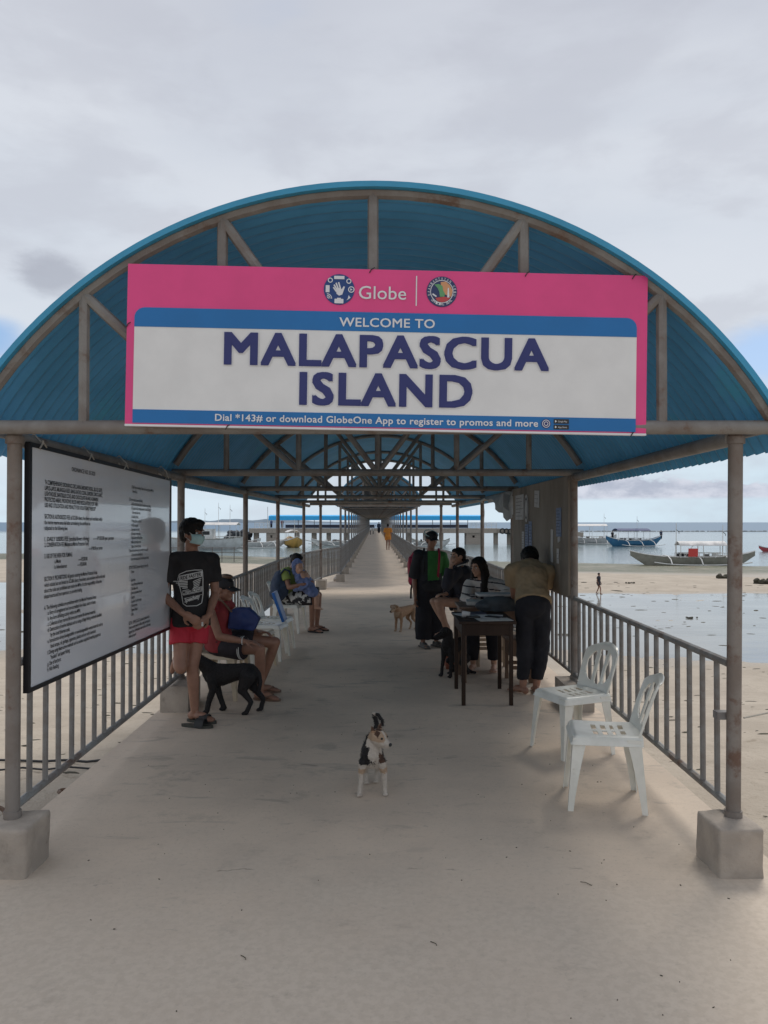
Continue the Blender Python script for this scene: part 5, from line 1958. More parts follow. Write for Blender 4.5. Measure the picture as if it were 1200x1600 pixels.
def people():
    M['black_shirt'] = mat('black_cotton', (.026, .024, .025), (.034, .032, .033), .9, 5, spec=.25)
    M['red_shorts'] = mat('red_shorts', (.52, .02, .045), (.45, .015, .035), .7, 5)
    M['red_tank'] = mat('dark_red_tank', (.30, .035, .04), (.23, .026, .03), .8, 6)
    M['dark_shorts'] = mat('dark_shorts', (.022, .018, .024), None, .8, 6)
    M['green_top'] = mat('olive_green_top', (.27, .34, .09), (.22, .29, .07), .8, 6)
    M['denim_pack'] = mat('navy_backpack_cloth', (.025, .045, .085), (.035, .055, .10), .75, 10)
    M['blue_wrap'] = mat('blue_towel', (.17, .22, .40), (.12, .16, .32), .9, 9)
    M['green_shirt'] = mat('green_polo', (.045, .20, .045), (.035, .165, .04), .8, 6)
    M['black_pants'] = mat('black_trousers', (.020, .020, .025), (.027, .027, .032), .9, 5, spec=.25)
    M['black_vest'] = mat('black_vest', (.022, .022, .026), None, .8, 6)
    M['crimson'] = mat('crimson_pack_cloth', (.40, .02, .06), (.33, .015, .05), .7, 6)
    M['hoodie'] = mat('black_hoodie', (.024, .024, .032), (.032, .032, .042), .85, 6)
    M['knit'] = mat('cream_knit', (.62, .57, .52), (.54, .49, .45), .9, 10)
    M['knit_dark'] = mat('dark_knit_stripe', (.06, .05, .055), None, .9, 10)
    M['tan_shirt'] = mat('tan_shirt', (.36, .265, .16), (.30, .22, .13), .85, 5)
    M['orange'] = mat('orange_shirt', (.68, .27, .045), (.6, .23, .04), .85, 5)
    M['mask_blue'] = mat('pale_blue_mask', (.42, .62, .62), None, .8, 10)
    M['print_white'] = pure('white_print', (.62, .62, .60), .7)
    M['flowers'] = mat('white_patterned_cloth', (.60, .60, .58), (.03, .03, .035), .85, 14, 2, .50, .54)
    M['grey_slide'] = mat('olive_sole', (.05, .05, .04), None, .6, 8)
    M['grey_shoe'] = mat('grey_shoe', (.10, .095, .085), (.06, .06, .055), .7, 10)

    # ---------------------------------------------------------- standing youth
    s = .965
    J = dict(pelvis=(-1.500, 6.19, .845), chest=(-1.505, 6.22, 1.175), neck=(-1.498, 6.20, 1.372), head=(-1.478, 6.16, 1.508), face=(.86, -.46, -.02),
             side=(.93, .36, 0),
             arms=[((-1.665, 6.14, 1.295), (-1.685, 6.05, 1.03), (-1.500, 5.955, .895), (.85, -.1, -.45), (.2, .9, -.2), 1),
                   ((-1.350, 6.30, 1.290), (-1.318, 6.26, 1.02), (-1.335, 6.10, .86), (-.45, -.5, -.5), (-.5, .6, 0), -1)],
             legs=[((-1.545, 6.06, .455), (-1.675, 6.42, .455), (-.35, .25, -.75), 1), ((-1.475, 6.15, .455), (-1.462, 6.18, .092), (.92, -.30, 0))])
    root, I = human('person', 'youth in black printed t-shirt, red shorts and face mask resting one foot on the railing', J, s, 'skin', hair='bushy', headk=1.0, w=.90,
                    top=dict(mats=['black_shirt'], sleeve=.66, sw=.010, hem=.10, t=.014, drop=.05, flare=.010, wr=.009, name='t_shirt'),
                    legs=dict(mats=['red_shorts'], frac=.52, t=.010, wide=(.008, .018, .02), name='shorts'))
    q = I['q']
    # mask: pleated cup over nose and chin
    g = MB()
    rings = []
    for k in range(9):
        t = -1 + k / 4
        x = .064 * t
        bulge = .112 - .055 * t * t
        rings.append([q(x, bulge - .012, .000 - .006 * abs(t)), q(x, bulge + .004, -.022), q(x, bulge + .003, -.050), q(x, bulge - .022, -.088 + .014 * t * t), q(x, bulge - .034, -.084 + .014 * t * t), q(x, bulge - .010, -.050), q(x, bulge - .010, -.022), q(x, bulge - .022, -.002)])
    g.loft(rings); build(g, 'face_mask', 'mask_blue', root, smooth=60)
    for sx in (-1, 1):
        g = MB(); g.tube([q(sx * .062, .052, -.006), q(sx * .074, .02, .018), q(sx * .083, -.015, .012), q(sx * .080, -.012, -.02), q(sx * .062, .045, -.068)], .0022, 5)
        build(g, 'mask_loop', 'print_white', root)
    # shirt print
    sh = child_named(root, 't_shirt')
    dv = V((-.10, 1, 0)).normalized()
    ex = V((1, .1, 0)); cz = V((-1.478, 6.0, 1.088))

    def PR(u, v): return cz + ex * u + V((0, 0, v))

    def put(polys, name, m, off):
        mb = MB()
        for vs, fs in polys:
            mb.add(project_on(sh, [PR(u, v) for u, v in vs], dv, off), fs)
        return build(mb, name, m, root, smooth=None)

    def bandpoly(pts, wd):
        n = len(pts); out = []
        for i, p in enumerate(pts):
            a = pts[i - 1]; b = pts[(i + 1) % n]
            tx, ty = b[0] - a[0], b[1] - a[1]; l = math.hypot(tx, ty) or 1
            out.append((p[0] - ty / l * wd, p[1] + tx / l * wd))
        return (list(pts) + out, [(k, (k + 1) % n, n + (k + 1) % n, n + k) for k in range(n)])

    def dens(pts, st=.012):
        out = []
        for i, p in enumerate(pts):
            b = pts[(i + 1) % len(pts)]
            l = math.hypot(b[0] - p[0], b[1] - p[1]); n = max(1, int(l / st))
            out += [(p[0] + (b[0] - p[0]) * k / n, p[1] + (b[1] - p[1]) * k / n) for k in range(n)]
        return out
    shield = dens([(-.088, .060), (-.075, .098), (-.02, .122), (.04, .130), (.092, .128), (.098, .06), (.098, -.06), (.092, -.128), (.06, -.146), (-.015, -.146), (-.042, -.128), (-.058, -.05)])
    put([bandpoly(shield, .0055)], 'shirt_print', 'print_white', .004)

    def strip(x0, x1, yf, h, n=14):
        vs = [(x0 + (x1 - x0) * k / n, yf(x0 + (x1 - x0) * k / n) + e * h) for e in (0, 1) for k in range(n + 1)]
        return (vs, [(k, k + 1, n + 2 + k, n + 1 + k) for k in range(n)])
    tilt = lambda c: (lambda x: c + .20 * x)
    P1 = [strip(-.078, .094, tilt(.060), .044), strip(-.052, .096, tilt(-.052), .034), strip(-.046, .095, tilt(-.058), .003), strip(-.040, .093, tilt(-.084), .003)]
    put(P1, 'shirt_print', 'print_white', .004)
    # wings and eagle body
    wing = []
    for k in range(5):
        a = .038 - k * .013
        wing.append(strip(-.125 + k * .018, -.012, (lambda aa: (lambda x: aa + .10 * x + .9 * (x + .02) ** 2))(a + .005), .0075, 10))
        wing.append(strip(.028, .090 - k * .004, (lambda aa: (lambda x: aa + .42 * x))(a - .012), .0065, 8))
    put(wing, 'shirt_print', 'print_white', .0045)
    n = 14
    put([([(.010 + .024 * math.cos(2 * PI * k / n), .010 + .036 * math.sin(2 * PI * k / n)) for k in range(n)], [tuple(range(n))])], 'shirt_print', 'black_shirt', .006)

    def word(body, x, y, w, h, m, slant=.20, bold=.03):
        vs, fs = text_pts(body, bold)
        ax = min(v[0] for v in vs); bx = max(v[0] for v in vs)
        sx = w / (bx - ax); sy = h / .73
        return ([(x + (v[0] - ax) * sx, y + v[1] * sy + (x + (v[0] - ax) * sx) * slant) for v in vs], fs)
    put([word('RIDE FASTER', -.068, .068, .156, .029, 0)], 'shirt_print', 'black_shirt', .0062)
    put([word('MOTORCYCLE', -.048, -.047, .140, .026, 0)], 'shirt_print', 'black_shirt', .0062)
    put([word('Speedway', -.032, -.112, .112, .034, 0, .28, .03)], 'shirt_print', 'print_white', .0062)
    g = MB(); g.box((-1.372, 6.045, .800), (.016, .006, .034), rotz(.4)); build(g, 'shorts_badge', 'print_white', root, bevel=.003)
    so = sandal((-1.462, 6.18, 0), (.92, -.30, 0), s, ('grey_slide', 'black'), 'slide', root, thong=False)
    t = thing('slide_sandal', 'empty dark slide sandal on the floor left of the standing youth', 'sandal', (-1.42, 6.02, 0))
    sandal((-1.465, 6.035, 0), (.97, -.22, 0), s, ('grey_slide', 'black'), 'sole', t, thong=False)

    # ---------------------------------------------------------- seated man, red tank top, cap
    s = .95
    J = dict(pelvis=(-1.455, 7.05, .515), chest=(-1.465, 6.98, .765), neck=(-1.44, 6.97, .905), head=(-1.385, 6.95, .995), face=(.93, -.32, -.12), side=(.30, -.95, 0),
             arms=[((-1.40, 7.14, .84), (-1.30, 7.26, .60), (-1.12, 7.16, .58), (.9, -.2, 0), (0, -.2, -1), 1),
                   ((-1.49, 6.80, .85), (-1.385, 6.73, .60), (-1.165, 6.72, .560), (.95, .1, -.12), (.0, .2, -1), 1)],
             legs=[((-.955, 7.16, .485), (-1.10, 7.22, .085), (.97, .2, 0)), ((-1.050, 6.86, .470), (-1.055, 6.93, .085), (.97, -.22, 0))])
    root, I = human('person', 'seated man in dark red tank top and black cap holding a blue bag', J, s, 'skin', hair='short',
                    top=dict(mats=['red_tank'], sleeve=.16, sw=.01, hem=.12, t=.014, drop=.02, name='tank_top'),
                    legs=dict(mats=['dark_shorts'], frac=.62, t=.016, wide=(.02, .03, .02), name='shorts'))
    cap_hat(root, I, 'black_vest')
    g = MB(); g.ell(I['q'](0, .01, .125), (.05, .06, .022), I['A']); build(g, 'cap_crown_panel', 'brown_wood', root)
    for k, (an, to) in enumerate((((-1.10, 7.22, 0), (.97, .2, 0)), ((-1.055, 6.93, 0), (.97, -.22, 0)))):
        sandal(an, to, s, ('brown_wood', 'brown_wood'), 'flip_flop', root)
    for k in (0, 1):
        g = MB()
        hp = I['hips'][1]; kn = V(J['legs'][1][0])
        d_ = (kn - hp).normalized(); c = hp.lerp(kn, .60 - .035 * k)
        sd = d_.cross(V((0, 0, 1))).normalized(); u2 = sd.cross(d_)
        g.tube([c + sd * .104 * math.cos(w) + u2 * .104 * math.sin(w) for w in [2 * PI * q_ / 20 for q_ in range(21)]], .0045, 5)
        build(g, 'shorts_stripe', 'print_white', root)
    g = MB(); g.tube([V(J['arms'][1][2]) + V((-.015, .028 * math.cos(w), .028 * math.sin(w))) for w in [2 * PI * k / 12 for k in range(13)]], .005, 5); build(g, 'bracelet', 'print_white', root)
    # blue bag on the lap
    g = MB()
    g.prism([(-.20, -.13), (.13, -.16), (.20, .02), (.06, .17), (-.10, .18), (-.18, .12)], lambda u, v, d_: V((-1.20 + u * .72, 6.93 + d_, .725 + v * .62)), -.045, .045)
    g.ell((-1.20, 6.93, .72), (.12, .07, .09))
    t = thing('bag', 'dark blue sling bag held on the seated man\'s lap', 'bag', (-1.17, 6.93, .62))
    link_mesh(remesh(g, .010, 6, .008, 12, ['bag_blue'], name='bag_body'), 'bag_body', t)
    g = MB(); g.tube([(-1.30, 6.86, .80), (-1.38, 6.83, .90), (-1.44, 6.86, .93), (-1.47, 7.0, .90)], .010, 6); build(g, 'strap', 'brown_wood', t)

    # ---------------------------------------------------------- woman hugging a child
    s = .95
    J = dict(pelvis=(-1.36, 11.28, .53), chest=(-1.31, 11.24, .80), neck=(-1.26, 11.20, .945), head=(-1.20, 11.16, 1.035), face=(.72, -.50, -.40), side=(.25, -.97, 0),
             arms=[((-1.26, 11.42, .88), (-1.10, 11.40, .68), (-.98, 11.22, .72), (.4, -.9, 0), (-.8, -.3, 0), 1),
                   ((-1.36, 11.04, .89), (-1.29, 10.95, .67), (-1.06, 10.93, .72), (.95, .2, .15), (0, 1, 0), 1)],
             legs=[((-.90, 11.35, .53), (-.93, 11.38, .085), (.95, -.3, 0)), ((-.965, 11.10, .52), (-.985, 11.18, .085), (.9, -.45, 0))])
    root, I = human('person', 'seated woman in green top hugging a child wrapped in blue', J, s, 'skin', voxel=.008, hair='bun', w=1.05,
                    top=dict(mats=['green_top'], sleeve=.55, sw=.012, hem=.12, t=.014),
                    legs=dict(mats=['flowers', 'dark_shorts'], col=lambda p: 1 if p.x > -1.12 and p.y > 11.02 else 0, frac=1.0, t=.018, wide=(.03, .05, .03)))
    for an, to in (((-.93, 11.38, 0), (.95, -.3, 0)), ((-.985, 11.18, 0), (.9, -.45, 0))):
        sandal(an, to, s, ('black', 'black'), 'flip_flop', root)
    t = thing('backpack', 'navy backpack worn by the seated woman in green', 'backpack', (-1.50, 11.1, .5))
    g = MB(); g.ell((-1.455, 11.10, .70), (.12, .17, .22), Matrix.Rotation(R(12), 3, 'Y')); g.ell((-1.46, 11.06, .58), (.12, .16, .12)); g.ell((-1.39, 11.03, .66), (.09, .09, .15))
    link_mesh(remesh(g, .012, 5, .010, 12, ['denim_pack'], name='pack_body'), 'pack_body', t)
    g = MB(); g.tube([(-1.42, 10.98, .86), (-1.36, 10.96, .93), (-1.29, 11.0, .90), (-1.29, 11.0, .78), (-1.38, 10.97, .66)], .015, 6); build(g, 'shoulder_strap', 'denim_pack', t)
    t = thing('person', 'small child wrapped and hooded in blue on the woman\'s lap', 'person', (-1.1, 11.08, .6))
    g = MB()
    hc = V((-1.155, 11.00, .955))
    face_parts(g, hc, unit((.35, -.75, -.35)), unit((.25, -.15, 1)), unit((.35, -.75, -.35)).cross(unit((.25, -.15, 1))), .80)
    g.cap(hc - V((0, 0, .05)), hc - V((-.04, -.02, .14)), .04, .05)
    g.cap((-1.10, 11.03, .83), (-1.02, 11.08, .64), .09, .10)
    g.cap((-1.02, 11.06, .64), (-.90, 11.0, .56), .06, .05)
    g.cap((-.90, 11.0, .56), (-.90, 10.99, .42), .045, .035)
    add_foot(g, (-.90, 10.99, .40), (.9, -.4, 0), .6)
    link_mesh(remesh(g, .008, 3, mats=['skin_light'], name='body'), 'body', t)
    g = MB()
    g.ell(hc + V((-.030, .035, .035)), (.088, .090, .088)); g.cap(hc + V((-.05, .04, -.05)), (-1.10, 11.05, .82), .070, .085, 16)
    g.cap((-1.13, 11.03, .82), (-1.02, 11.02, .68), .095, .100, 16); g.cap((-1.02, 11.02, .68), (-.94, 11.0, .58), .10, .07, 16); g.cap((-1.0, 10.95, .72), (-1.18, 10.98, .66), .05, .06)
    link_mesh(remesh(g, .009, 2, .022, 16, ['blue_wrap'], name='hooded_wrap'), 'hooded_wrap', t)

    # ---------------------------------------------------------- standing woman with backpack
    s = .90
    J = dict(pelvis=(.655, 9.86, .790), chest=(.650, 9.86, 1.075), neck=(.658, 9.84, 1.235), head=(.672, 9.82, 1.375), face=(.35, -.90, -.12), side=(.98, .18, 0),
             arms=[((.492, 9.80, 1.16), (.450, 9.84, .89), (.455, 9.74, .66), (0, -.1, -1), (.8, -.3, 0), 1),
                   ((.815, 9.90, 1.16), (.870, 9.92, .93), (.83, 9.80, .72), (-.1, -.2, -.9), (-.8, -.3, 0), -1)],
             legs=[((.575, 9.84, .42), (.560, 9.84, .085), (.30, -.95, 0)), ((.735, 9.88, .42), (.735, 9.92, .085), (.5, -.85, 0))])
    root, I = human('person', 'standing woman in green shirt, wide black trousers and cap with a red backpack', J, s, 'skin', voxel=.0075, hair='short',
                    top=dict(mats=['green_shirt', 'black_vest'], col=lambda p: 1 if (p.x < .615 and p.z > .72) or p.z < .86 and p.y > 0 or (p.x > .76 and p.z < .95 and p.x < .80) else 0, sleeve=1.0, sw=.02, hem=.08, t=.02, drop=.03, neckline=.99),
                    legs=dict(mats=['black_pants'], frac=1.93, t=.022, wide=(.03, .045, .05), name='trousers'))
    c = cap_hat(root, I, 'black_vest', brimlen=.05)
    g = MB(); q = I['q']
    g.tube([q(.097 * math.sin(w), -.03 + .100 * math.cos(w), .085 + .04 * math.cos(w) * -1) for w in [2 * PI * k / 24 for k in range(25)]], .006, 6); build(g, 'cap_band', 'mask_blue', c)
    for an, to in (((.560, 9.84, .08), (.30, -.95, 0)), ((.735, 9.92, .08), (.5, -.85, 0))):
        g = MB(); add_foot(g, an, to, s * 1.05, .006, toes=False); g.box((an[0] + unit(to).x * .05, an[1] + unit(to).y * .05, .012), (.085, .26, .022), rotz(math.atan2(-to[0], to[1])))
        link_mesh(remesh(g, .008, 3, mats=['grey_shoe'], name='shoe'), 'shoe', root)
    t = thing('backpack', 'red and black backpack on the back of the standing woman', 'backpack', (.58, 10.02, .8))
    g = MB(); g.ell((.52, 10.03, 1.02), (.155, .11, .23)); g.box((.50, 10.02, .98), (.24, .14, .34)); g.ell((.52, 10.0, .84), (.15, .11, .10))
    link_mesh(remesh(g, .012, 6, .006, 10, ['crimson', 'black_vest'], colfn=lambda p: 1 if p.x > .445 else 0, name='pack_body'), 'pack_body', t)
    for sx in (.575, .765):
        g = MB(); g.tube([(sx, 9.98, 1.20), (sx, 9.88, 1.262), (sx, 9.755, 1.19), (sx - .01, 9.735, 1.02), (sx - .02, 9.78, .90)], .014, 8, flat=.5); build(g, 'shoulder_strap', 'crimson' if sx > .7 else 'black_vest', t)
    g = MB(); g.tube([(.44, 9.92, .86), (.41, 9.9, .74), (.405, 9.88, .62)], .014, 6); build(g, 'hanging_strap', 'black_vest', t)

    # ---------------------------------------------------------- girl in hoodie
    s = .92
    J = dict(pelvis=(1.035, 9.30, .65), chest=(1.00, 9.27, .93), neck=(.965, 9.24, 1.075), head=(.945, 9.20, 1.19), face=(-.90, -.40, -.05), side=(-.42, .90, 0),
             arms=[((.925, 9.10, 1.0), (.80, 9.02, .86), (.845, 9.04, 1.07), (.15, .1, .95), (.8, .5, 0), 1),
                   ((1.07, 9.42, 1.0), (.93, 9.38, .80), (.80, 9.22, .74), (-.8, -.5, 0), (0, 0, -1), 1)],
             legs=[((.70, 9.06, .66), (.80, 9.10, .33), (-.75, -.6, -.2)), ((.66, 9.30, .64), (.83, 9.28, .32), (-.8, -.5, -.2))])
    J['arms'][0], J['arms'][1] = J['arms'][0], J['arms'][1]
    root, I = human('person', 'girl in black hoodie and shorts sitting with her hand to her mouth', J, s, 'skin_light', voxel=.0075, hair='short',
                    top=dict(mats=['hoodie'], sleeve=1.92, sw=.018, hem=.08, t=.024, drop=.03),
                    legs=dict(mats=['dark_shorts'], frac=.40, t=.018, wide=(.02, .03, .02), name='shorts'))
    g = MB()
    C0 = V(J['neck'])
    g.tube([C0 + V((.10 * math.cos(w) - .0, .10 * math.sin(w), .015 - .05 * math.cos(w) * -1)) for w in [2 * PI * k / 20 for k in range(21)]], .020, 8)
    build(g, 'hood_rim', 'hoodie', root)
    g = MB(); g.tube([C0 + V((.085, -.085, .035)), C0 + V((-.02, -.135, .01)), C0 + V((-.10, -.10, -.06)), C0 + V((-.12, -.06, -.14))], .008, 6); build(g, 'hood_lining', 'print_white', root)

    # ---------------------------------------------------------- woman with long hair, striped cardigan
    s = .95
    J = dict(pelvis=(1.26, 8.68, .53), chest=(1.20, 8.60, .83), neck=(1.165, 8.56, .985), head=(1.105, 8.53, 1.105), face=(-.72, -.66, -.20), side=(.82, -.40, 0),
             arms=[((1.02, 8.62, .90), (.955, 8.40, .74), (1.03, 8.12, .775), (.5, -.85, -.1), (0, 0, -1), 1),
                   ((1.35, 8.50, .90), (1.47, 8.32, .82), (1.29, 8.10, .83), (-.95, -.2, 0), (0, 0, -1), -1)],
             legs=[((1.00, 8.22, .52), (1.02, 8.30, .085), (-.4, -.9, 0)), ((1.22, 8.20, .52), (1.24, 8.28, .085), (-.2, -.95, 0))])

    def stripes(p):
        return 1 if (p.z * 1.0 + (p.x - 1.2) * .12) % .078 < .014 else 0
    root, I = human('person', 'young woman with long dark hair and striped cream cardigan sitting at the table', J, s, 'skin_light', voxel=.007, hair='long',
                    top=dict(mats=['knit', 'knit_dark'], col=stripes, sleeve=1.85, sw=.022, hem=.10, t=.022, voxel=.008),
                    legs=dict(mats=['black_pants'], frac=1.9, t=.014, wide=(.012, .02, .014)))
    g = MB(); g.box((1.165, 8.46, .80), (.09, .02, .26), Matrix.Rotation(R(-8), 3, 'X')); build(g, 'inner_top', 'knit_dark', root, bevel=.008)

    # ---------------------------------------------------------- man bending over the table, back to us
    s = 1.0
    J = dict(pelvis=(1.455, 7.20, .825), chest=(1.480, 7.44, 1.075), neck=(1.500, 7.60, 1.195), head=(1.530, 7.75, 1.225), face=(-.12, .56, -.82), hup=(0, .78, .62), side=(1, -.10, 0),
             arms=[((1.305, 7.48, 1.125), (1.335, 7.55, .90), (1.36, 7.62, .775), (-.3, .85, -.1), (0, 0, -1), -1),
                   ((1.650, 7.46, 1.120), (1.655, 7.62, .90), (1.52, 7.78, .80), (-.75, .6, -.1), (0, 0, -1), 1)],
             legs=[((1.375, 7.21, .44), (1.352, 7.175, .082), (-.55, .80, 0)), ((1.535, 7.22, .44), (1.480, 7.19, .082), (.10, .98, 0))])
    J['pelvis'] = (1.455, 7.22, .835)
    root, I = human('person', 'barefoot man in tan shirt and black trousers bending over the table', J, s, 'skin', voxel=.007, hair='bushy', headk=.98, eyes=True, w=.86, d=.90,
                    top=dict(mats=['tan_shirt'], sleeve=.62, sw=.012, hem=.16, t=.028, wr=.011, flare=.004),
                    legs=dict(mats=['black_pants'], frac=1.86, t=.016, wide=(.010, .008, .000), wr=.010, top=.265))

    # ---------------------------------------------------------- small far figures
    def walker(label, x, y, gz, h, shirt, pants, face, stride=.16, seed=0, skin='skin', sleeve=.5, frac=.9, group=None, vox=.014, arms_up=0):
        k = h / 1.70
        f_ = unit((face[0], face[1], 0)); sd = V((-f_.y, f_.x, 0))
        if sd.x < 0: sd = -sd
        O = V((x, y, gz))

        def W(a, b, c): return tuple(O + sd * a * k + f_ * b * k + V((0, 0, c * k)))
        J = dict(ground=gz, pelvis=W(0, 0, .92), chest=W(0, .02, 1.22), neck=W(0, .02, 1.42), head=W(0, .04, 1.57), face=tuple(f_), side=tuple(sd),
                 arms=[(W(-.185, .02, 1.36), W(-.22, -.06, 1.08), W(-.21, .06, .86), tuple(V((0, 0, -1)) + f_ * .2), tuple(sd), 1), (W(.185, .02, 1.36), W(.22, .0, 1.08), W(.20, .14, .88), tuple(V((0, 0, -1)) + f_ * .3), tuple(-sd), -1)],
                 legs=[(W(-.09, stride * .9, .50), W(-.09, stride, .085), tuple(f_)), (W(.09, -stride * .1, .50), W(.09, -stride, .10), tuple(f_))])
        return human('person', label, J, k, skin, voxel=vox, hair='short', eyes=False,
                     top=dict(mats=[shirt], sleeve=sleeve, hem=.05, t=.02, sw=.02, voxel=vox, drop=.04),
                     legs=dict(mats=[pants], frac=frac, t=.018, wide=(.02, .04, .02)), group=group, feet_bare=False)
    walker('person in an orange shirt walking away down the narrow walkway', at(606, 44), 44, 0, 1.52, 'orange', 'orange', (.15, 1), sleeve=.8, frac=.55)
    walker('distant person standing near the far end of the walkway', at(592, 108), 108, 0, 1.65, 'denim_pack', 'black_pants', (.1, -1), stride=.08, sleeve=1.6, frac=1.9, vox=.02)
    walker('child walking across the wet sand on the right', at(935, 41), 41, -2.235, 1.15, 'hoodie', 'dark_shorts', (.75, -.5), stride=.2, frac=.5)
    for k, (px, yy, zz, sh_, lab) in enumerate(((424, 141, .47, 'blue_wrap', 'tiny person in blue on the far pier by the blue roof'), (441, 141.5, .47, 'crimson', 'tiny person in red on the far pier beside the blue clad one'),
                                                (957, 127.4, -1.4, 'black_vest', 'tiny figure standing at the stern of the blue boat'), (1033, 128.6, -1.3, 'denim_pack', 'tiny figure standing on the bow of the blue boat'))):
        walker(lab, at(px, yy), yy, zz, 1.6, sh_, 'black_pants', (.2, -1), stride=.05, sleeve=.8, frac=1.8, vox=.03)
    # motorbikes parked near the end of the walkway
    for k, (px, yy) in enumerate(((579, 100), (583, 104))):
        x = at(px, yy)
        t = thing('motorbike', ['nearer small motorbike parked on the left far down the walkway', 'farther motorbike parked at the end of the walkway'][k], 'motorbike', (x, yy, 0))
        for dy in (-.6, .6):
            g = MB(); g.tube([V((x, yy + dy + .28 * math.cos(w), .30 + .28 * math.sin(w))) for w in [2 * PI * q_ / 20 for q_ in range(21)]], .045, 8); build(g, 'wheel', 'black', t)
        g = MB(); g.ell((x, yy + .05, .55), (.11, .45, .14)); g.ell((x, yy - .45, .72), (.10, .16, .18)); build(g, 'body', 'white_paint', t)
        g = MB(); g.ell((x, yy + .15, .74), (.12, .38, .06)); build(g, 'seat', 'black', t)
        g = MB(); g.tube([(x - .33, yy - .42, 1.0), (x, yy - .5, .93), (x + .33, yy - .42, 1.0)], .02, 6); g.tube([(x, yy - .5, .93), (x, yy - .62, .3)], .03, 6); build(g, 'handlebar', 'steel', t)
        for s_ in (-1, 1):
            g = MB(); g.ell((x + s_ * .3, yy - .40, 1.16), (.06, .015, .045)); g.tube([(x + s_ * .28, yy - .42, 1.0), (x + s_ * .3, yy - .40, 1.14)], .01, 4); build(g, 'mirror', 'black', t)


